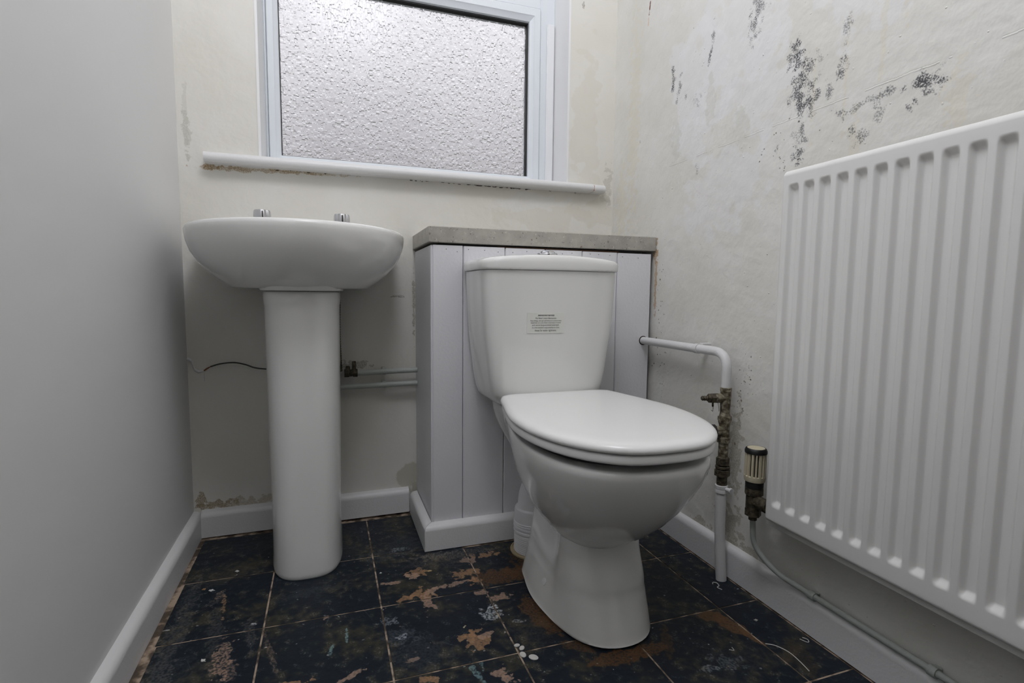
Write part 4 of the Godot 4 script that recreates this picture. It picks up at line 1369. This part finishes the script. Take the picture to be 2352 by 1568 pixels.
	for z in [0.851, 1.072]:
		mb = MB.new()
		mb.tube([Vector3(1.2405, 0.0835, z - 0.006), Vector3(1.2405, 0.0835, z + 0.006)], 0.0088, 18)
		mb.box(Vector3(1.2470, 0.0835, z), Vector3(0.0128, 0.012, 0.012), 0.001)
		obj("pipe_clip", mb, M.grubby_pipe, p, 35.0)

# ------------------------------------------------------------------ pipes and wire
func plumbing() -> void:
	# riser by the right-hand wall with a drain cock and tee
	var rx := 1.2170
	var rz := 0.6120
	var t := thing("riser_pipe", "white water pipe with a column of corroded brass fittings beside the toilet", "pipe")
	var at := Transform3D(Basis(), Vector3(rx, 0, rz))
	var mb := MB.new()
	mb.tube([Vector3(rx + 0.001, 0.0, rz + 0.012), Vector3(rx, 0.06, rz + 0.006), Vector3(rx, 0.13, rz), Vector3(rx, 0.225, rz)], 0.0122, 20)
	obj("lower_pipe", mb, M.paint_pipe, t, 50.0)
	mb = MB.new()
	mb.tube(bent([Vector3(rx, 0.448, rz), Vector3(rx, 0.5365, rz), Vector3(1.2215, 0.5345, 0.2575)], 0.062, 12), 0.0108, 20)
	obj("upper_pipe", mb, M.paint_pipe, t, 50.0)
	mb = MB.new()
	mb.tube([Vector3(rx + 0.0005, 0.5360, 0.498), Vector3(rx + 0.0005, 0.5362, 0.512)], 0.0122, 16)
	mb.box(Vector3((rx + W) / 2 + 0.006, 0.5440, 0.505), Vector3(0.026, 0.010, 0.013), 0.001)
	obj("wall_clip", mb, M.paint_pipe, t, 35.0)
	mb = MB.new()
	mb.lathe([[0.0125, 0.2080], [0.0145, 0.2090], [0.0145, 0.2150], [0.0138, 0.2170], [0.0145, 0.2190], [0.0145, 0.2260], [0.0125, 0.2270]], 24, at)
	mb.tube([Vector3(rx, 0.2200, rz), Vector3(rx + 0.004, 0.2200, rz + 0.026)], 0.0045, 12)
	mb.lathe([[0.0065, -0.003], [0.0065, 0.003]], 14, Transform3D(Basis(Vector3.RIGHT, PI / 2), Vector3(rx + 0.004, 0.2200, rz + 0.027)))
	obj("pipe_clip", mb, M.paint_pipe, t, 35.0)
	mb = MB.new()
	mb.lathe([[0.0118, 0.2250], [0.0118, 0.2480]], 24, at)
	mb.hex(0.0175, 0.2480, 0.2640, at)
	mb.hex(0.0165, 0.2660, 0.2720, at, 10)
	mb.hex(0.0150, 0.2740, 0.2920, at)
	obj("lower_union", mb, M.dark_brass, t, 30.0)
	mb = MB.new()
	mb.lathe([[0.0110, 0.2920], [0.0110, 0.3270], [0.0125, 0.3275], [0.0140, 0.3300], [0.0140, 0.3395], [0.0120, 0.3420], [0.0118, 0.3680], [0.0140, 0.3760], [0.0145, 0.3860], [0.0125, 0.3920], [0.0110, 0.3980]], 24, at)
	mb.hex(0.0155, 0.3795, 0.3900, at)
	mb.hex(0.0150, 0.3275, 0.3385, at)
	# branch of the tee, towards the room
	mb.tube([Vector3(rx, 0.3540, rz), Vector3(rx - 0.024, 0.3540, rz - 0.006)], 0.0125, 20)
	obj("tee", mb, M.brass, t, 35.0)
	mb = MB.new()
	var dir := Vector3(-0.97, 0.0, -0.24).normalized()
	var b := Basis(Quaternion(Vector3.UP, dir))
	mb.hex(0.0165, 0.022, 0.034, Transform3D(b, Vector3(rx, 0.3540, rz)), 12)
	mb.lathe([[0.0120, 0.033], [0.0120, 0.038], [0.0100, 0.040]], 20, Transform3D(b, Vector3(rx, 0.3540, rz)))
	obj("blanking_cap", mb, M.dark, t, 30.0)
	mb = MB.new()
	mb.lathe([[0.0110, 0.3970], [0.0115, 0.4180], [0.0120, 0.4350], [0.0120, 0.4480], [0.0128, 0.4490], [0.0128, 0.4560], [0.0112, 0.4570]], 24, at)
	mb.tube([Vector3(rx, 0.4320, rz), Vector3(rx, 0.4320, rz) + dir * 0.026], 0.0110, 20)
	obj("drain_tee", mb, M.brass, t, 35.0)
	mb = MB.new()
	var dt := Transform3D(b, Vector3(rx, 0.4320, rz))
	mb.hex(0.0120, 0.022, 0.036, dt)
	mb.lathe([[0.0100, 0.036], [0.0105, 0.040], [0.0080, 0.0425]], 20, dt)
	mb.lathe([[0.0055, 0.042], [0.0060, 0.045], [0.0048, 0.047], [0.0060, 0.050], [0.0048, 0.0525], [0.0058, 0.055], [0.0040, 0.058], [0.0020, 0.0582]], 16, dt)
	mb.box(Vector3(rx, 0.4320, rz) + dir * 0.030 + Vector3(0, -0.015, 0), Vector3(0.004, 0.010, 0.004), 0.0008)
	obj("drain_cock", mb, M.dark_brass, t, 35.0)
	# wisps of jointing hemp under the drain cock
	mb = MB.new()
	var o := Vector3(rx, 0.4320, rz) + dir * 0.028
	mb.tube([o + Vector3(0, -0.010, 0), o + Vector3(-0.003, -0.018, 0.002), o + Vector3(-0.001, -0.024, 0.0), o + Vector3(-0.004, -0.030, 0.003), o + Vector3(-0.008, -0.027, 0.002)], 0.0006, 6)
	mb.tube([o + Vector3(0.012, -0.010, 0), o + Vector3(0.013, -0.022, 0.002), o + Vector3(0.016, -0.032, 0.0)], 0.0005, 6)
	obj("hemp_wisp", mb, M.dark, t)

	# supply pipes to the basin, behind the pedestal
	for k in 2:
		var y: float = [0.4390, 0.4000][k]
		var s := thing("supply_pipe", ["upper of two white pipes behind the basin pedestal, with a brass valve", "lower of two white pipes running from boxing to basin pedestal"][k], "pipe", "water pipes behind the basin pedestal")
		mb = MB.new()
		var x0: float = [0.428, 0.345][k]
		mb.tube([Vector3(x0, y - 0.002, 0.030), Vector3(0.52, y, 0.030), Vector3(0.5996, y + 0.001, 0.030)], 0.0078, 16)
		if k == 1:
			mb.tube(bent([Vector3(0.346, y - 0.002, 0.030), Vector3(0.325, y - 0.002, 0.030), Vector3(0.325, 0.62, 0.030)], 0.02, 6), 0.0076, 14)
		obj("pipe", mb, M.grubby_pipe, s, 50.0)
		mb = MB.new()
		mb.box(Vector3(0.505, y, 0.0140), Vector3(0.012, 0.020, 0.027), 0.002)
		obj("pipe_clip", mb, M.grubby_pipe, s)
		if k == 0:
			var px := Transform3D(Basis(Vector3.BACK, PI / 2), Vector3(0.430, y - 0.001, 0.030))
			mb = MB.new()
			mb.hex(0.0125, 0.0, 0.013, px)
			mb.lathe([[0.0095, 0.012], [0.0105, 0.018], [0.0095, 0.024]], 18, px)
			mb.hex(0.0125, 0.023, 0.036, px)
			mb.box(Vector3(0.4205, y + 0.020, 0.033), Vector3(0.0110, 0.026, 0.008), 0.0015)
			mb.lathe([[0.0045, 0.0], [0.0045, 0.012], [0.003, 0.013]], 12, Transform3D(Basis(Vector3.RIGHT, PI / 2), Vector3(0.412, y, 0.036)))
			mb.box(Vector3(0.4035, y + 0.010, 0.030), Vector3(0.012, 0.018, 0.012), 0.002)
			obj("isolating_valve", mb, M.dark_brass, s, 30.0)
			# flexible hose up to the tap, ribbed
			mb = MB.new()
			var path := []
			var radii := []
			for q in 60:
				var f := q / 59.0
				path.append(Vector3(0.3825 - 0.0035 * sin(f * 2.6), 0.445 + f * 0.20, 0.040 + 0.02 * f))
				radii.append(0.0058 + (0.0012 if q % 2 else 0.0))
			mb.tube(path, 0.006, 12, radii)
			obj("flexible_hose", mb, M.dark_brass, s, 30.0)

	# the cut earth wire
	var w := thing("earth_wire", "loose dark cable with a bare copper end left of the basin pedestal", "wire")
	mb = MB.new()
	var c := Curve3D.new()
	for p in [Vector3(0.0560, 0.4660, 0.010), Vector3(0.080, 0.4730, 0.012), Vector3(0.112, 0.4755, 0.014), Vector3(0.140, 0.4690, 0.014), Vector3(0.162, 0.4600, 0.014), Vector3(0.190, 0.4560, 0.020), Vector3(0.235, 0.4550, 0.034)]:
		c.add_point(p)
	for i in c.point_count:
		var a := c.get_point_position(maxi(i - 1, 0))
		var d := c.get_point_position(mini(i + 1, c.point_count - 1))
		c.set_point_in(i, (a - d) / 6.0)
		c.set_point_out(i, (d - a) / 6.0)
	c.bake_interval = 0.004
	mb.tube(Array(c.get_baked_points()), 0.0019, 10)
	obj("sheath", mb, M.wire, w, 50.0)
	mb = MB.new()
	mb.tube([Vector3(0.0560, 0.4660, 0.010), Vector3(0.047, 0.4620, 0.007), Vector3(0.0385, 0.4555, 0.003)], 0.0011, 8)
	mb.tube([Vector3(0.0560, 0.4660, 0.010), Vector3(0.048, 0.4600, 0.007), Vector3(0.0395, 0.4540, 0.003)], 0.0009, 8)
	obj("copper_strands", mb, M.copper, w, 50.0)
	# a torn strip of lining paper in the corner above the wire
	mb = MB.new()
	var rr := []
	for p in [[Vector3(0.0015, 0.4890, 0.010), 0.004], [Vector3(0.006, 0.4880, 0.008), 0.006], [Vector3(0.0115, 0.4830, 0.007), 0.007], [Vector3(0.014, 0.4720, 0.006), 0.007], [Vector3(0.017, 0.4600, 0.004), 0.006], [Vector3(0.026, 0.4535, 0.003), 0.005], [Vector3(0.037, 0.4545, 0.002), 0.003]]:
		var ctr: Vector3 = p[0]
		var h: float = p[1]
		rr.append(PackedVector3Array([ctr + Vector3(-0.0002, -h, -0.001), ctr + Vector3(0.0006, -h * 0.3, 0.002), ctr + Vector3(0.0002, h * 0.6, 0.0004), ctr + Vector3(-0.0008, -h * 0.2, 0.0012)]))
	mb.loft(rr)
	mb.tube([Vector3(0.038, 0.4530, 0.0012), Vector3(0.0392, 0.440, 0.0012), Vector3(0.0390, 0.4270, 0.0010)], 0.0007, 6)
	tag(obj("torn_paper_strip", mb, M.gloss, self, 30.0), "curled strip of torn lining paper in the corner left of the basin pedestal", "paper strip")

# ------------------------------------------------------------------ litter on the floor
func floor_bits() -> void:
	var white := mat(srgb(206, 204, 198), 0.7)
	# dried blobs of white paint by the tile corner
	var k := 0
	for p in [[0.6810, 0.6960, 0.0050, "small round blob of dried white paint, farthest of the four at the tile corner"], [0.6875, 0.7060, 0.0056, "oval blob of dried white paint, second of the four at the tile corner"], [0.6830, 0.7240, 0.0068, "ring-shaped blob of dried white paint on the crossing of the tile joints"], [0.6990, 0.7370, 0.0080, "largest flat blob of dried white paint, nearest the toilet foot"]]:
		var mb := MB.new()
		var r: float = p[2]
		var prof := [[r, 0.0], [r * 1.02, 0.0006], [r * 0.9, 0.0016], [r * 0.55, 0.0021], [r * 0.2, 0.0012 if k == 2 else 0.0021], [r * 0.03, 0.0010 if k == 2 else 0.0021]]
		mb.lathe(prof, 18, Transform3D(Basis().scaled(Vector3(1.15, 1, 0.85)).rotated(Vector3.UP, k * 0.8), Vector3(p[0], -0.0003, p[1])))
		tag(obj("paint_blob", mb, white, self, 60.0), p[3], "paint blob", "dried paint blobs by the toilet")
		k += 1
	# flakes and chips
	k = 0
	for p in [[0.572, 0.3735, 0.0095, 0.0038, 0.1, srgb(186, 160, 116), "pale wood chip on the tiles in front of the boxing corner"], [0.095, 0.307, 0.0095, 0.005, 0.3, srgb(214, 214, 212), "white paint flake on the tiles left of the pedestal, beside a brown crumb"], [0.0785, 0.2965, 0.006, 0.0045, 0.0, srgb(150, 118, 82), "brown crumb beside the white paint flake left of the pedestal"], [0.136, 0.233, 0.007, 0.0045, 0.9, srgb(206, 206, 200), "white paint flake nearest the left skirting behind the pedestal"], [0.127, 0.558, 0.008, 0.0042, 0.7, srgb(212, 212, 206), "white paint flake on the scraped tan streak at lower left"], [0.041, 0.439, 0.0095, 0.0011, 0.05, srgb(196, 196, 192), "small white splinter against the left skirting"], [0.600, 0.610, 0.0080, 0.0022, -0.8, srgb(186, 176, 150), "thin pale splinter on the tile in front of the white paint splash"], [1.177, 0.776, 0.0055, 0.0042, 0.2, srgb(170, 168, 160), "round grey crumb by the right-hand skirting"], [0.460, 0.347, 0.004, 0.003, 0.2, srgb(214, 214, 212), "white speck on the tile joint right of the pedestal"]]:
		var mb := MB.new()
		var rings := []
		for e in [[0.85, -0.0003], [1.0, 0.0004], [0.8, 0.0013]]:
			var r := PackedVector3Array()
			for q in 9:
				var a := TAU * q / 9.0
				var w := 0.8 + 0.3 * sin(q * 2.7 + k * 1.9)
				var v: Vector2 = Vector2(cos(a) * p[2] * w * 0.8, sin(a) * p[3] * w).rotated(p[4]) * e[0]
				r.append(Vector3(p[0] + v.x, e[1], p[1] + v.y))
			rings.append(r)
		mb.loft(rings)
		tag(obj("floor_chip", mb, mat(p[5], 0.75), self, 30.0), p[6], "chip", "chips and flakes on the floor")
		k += 1
	# threads
	k = 0
	for path in [[[1.137, 0.842], [1.151, 0.853], [1.161, 0.874], [1.160, 0.898], [1.154, 0.926]], [[1.186, 0.634], [1.191, 0.628], [1.197, 0.634], [1.194, 0.645], [1.186, 0.649], [1.190, 0.660]], [[1.212, 0.852], [1.220, 0.864], [1.226, 0.858], [1.222, 0.849]], [[1.058, 0.834], [1.066, 0.838], [1.068, 0.830]]]:
		var mb := MB.new()
		var c := Curve3D.new()
		for p in path:
			c.add_point(Vector3(p[0], 0.0006 + 0.0005 * sin(p[0] * 400.0), p[1]))
		for i in c.point_count:
			var a := c.get_point_position(maxi(i - 1, 0))
			var d := c.get_point_position(mini(i + 1, c.point_count - 1))
			c.set_point_in(i, (a - d) / 6.0)
			c.set_point_out(i, (d - a) / 6.0)
		c.bake_interval = 0.004
		mb.tube(Array(c.get_baked_points()), [0.0008, 0.0010, 0.0007, 0.0007][k], 6)
		tag(obj("thread", mb, white, self, 50.0), ["long curved white thread on the dark tiles beside the right-hand skirting", "curled white thread at the foot of the white riser pipe", "short hooked thread close to the right-hand skirting", "tiny curl of white thread in front of the brown sliver"][k], "thread", "threads on the floor")
		k += 1
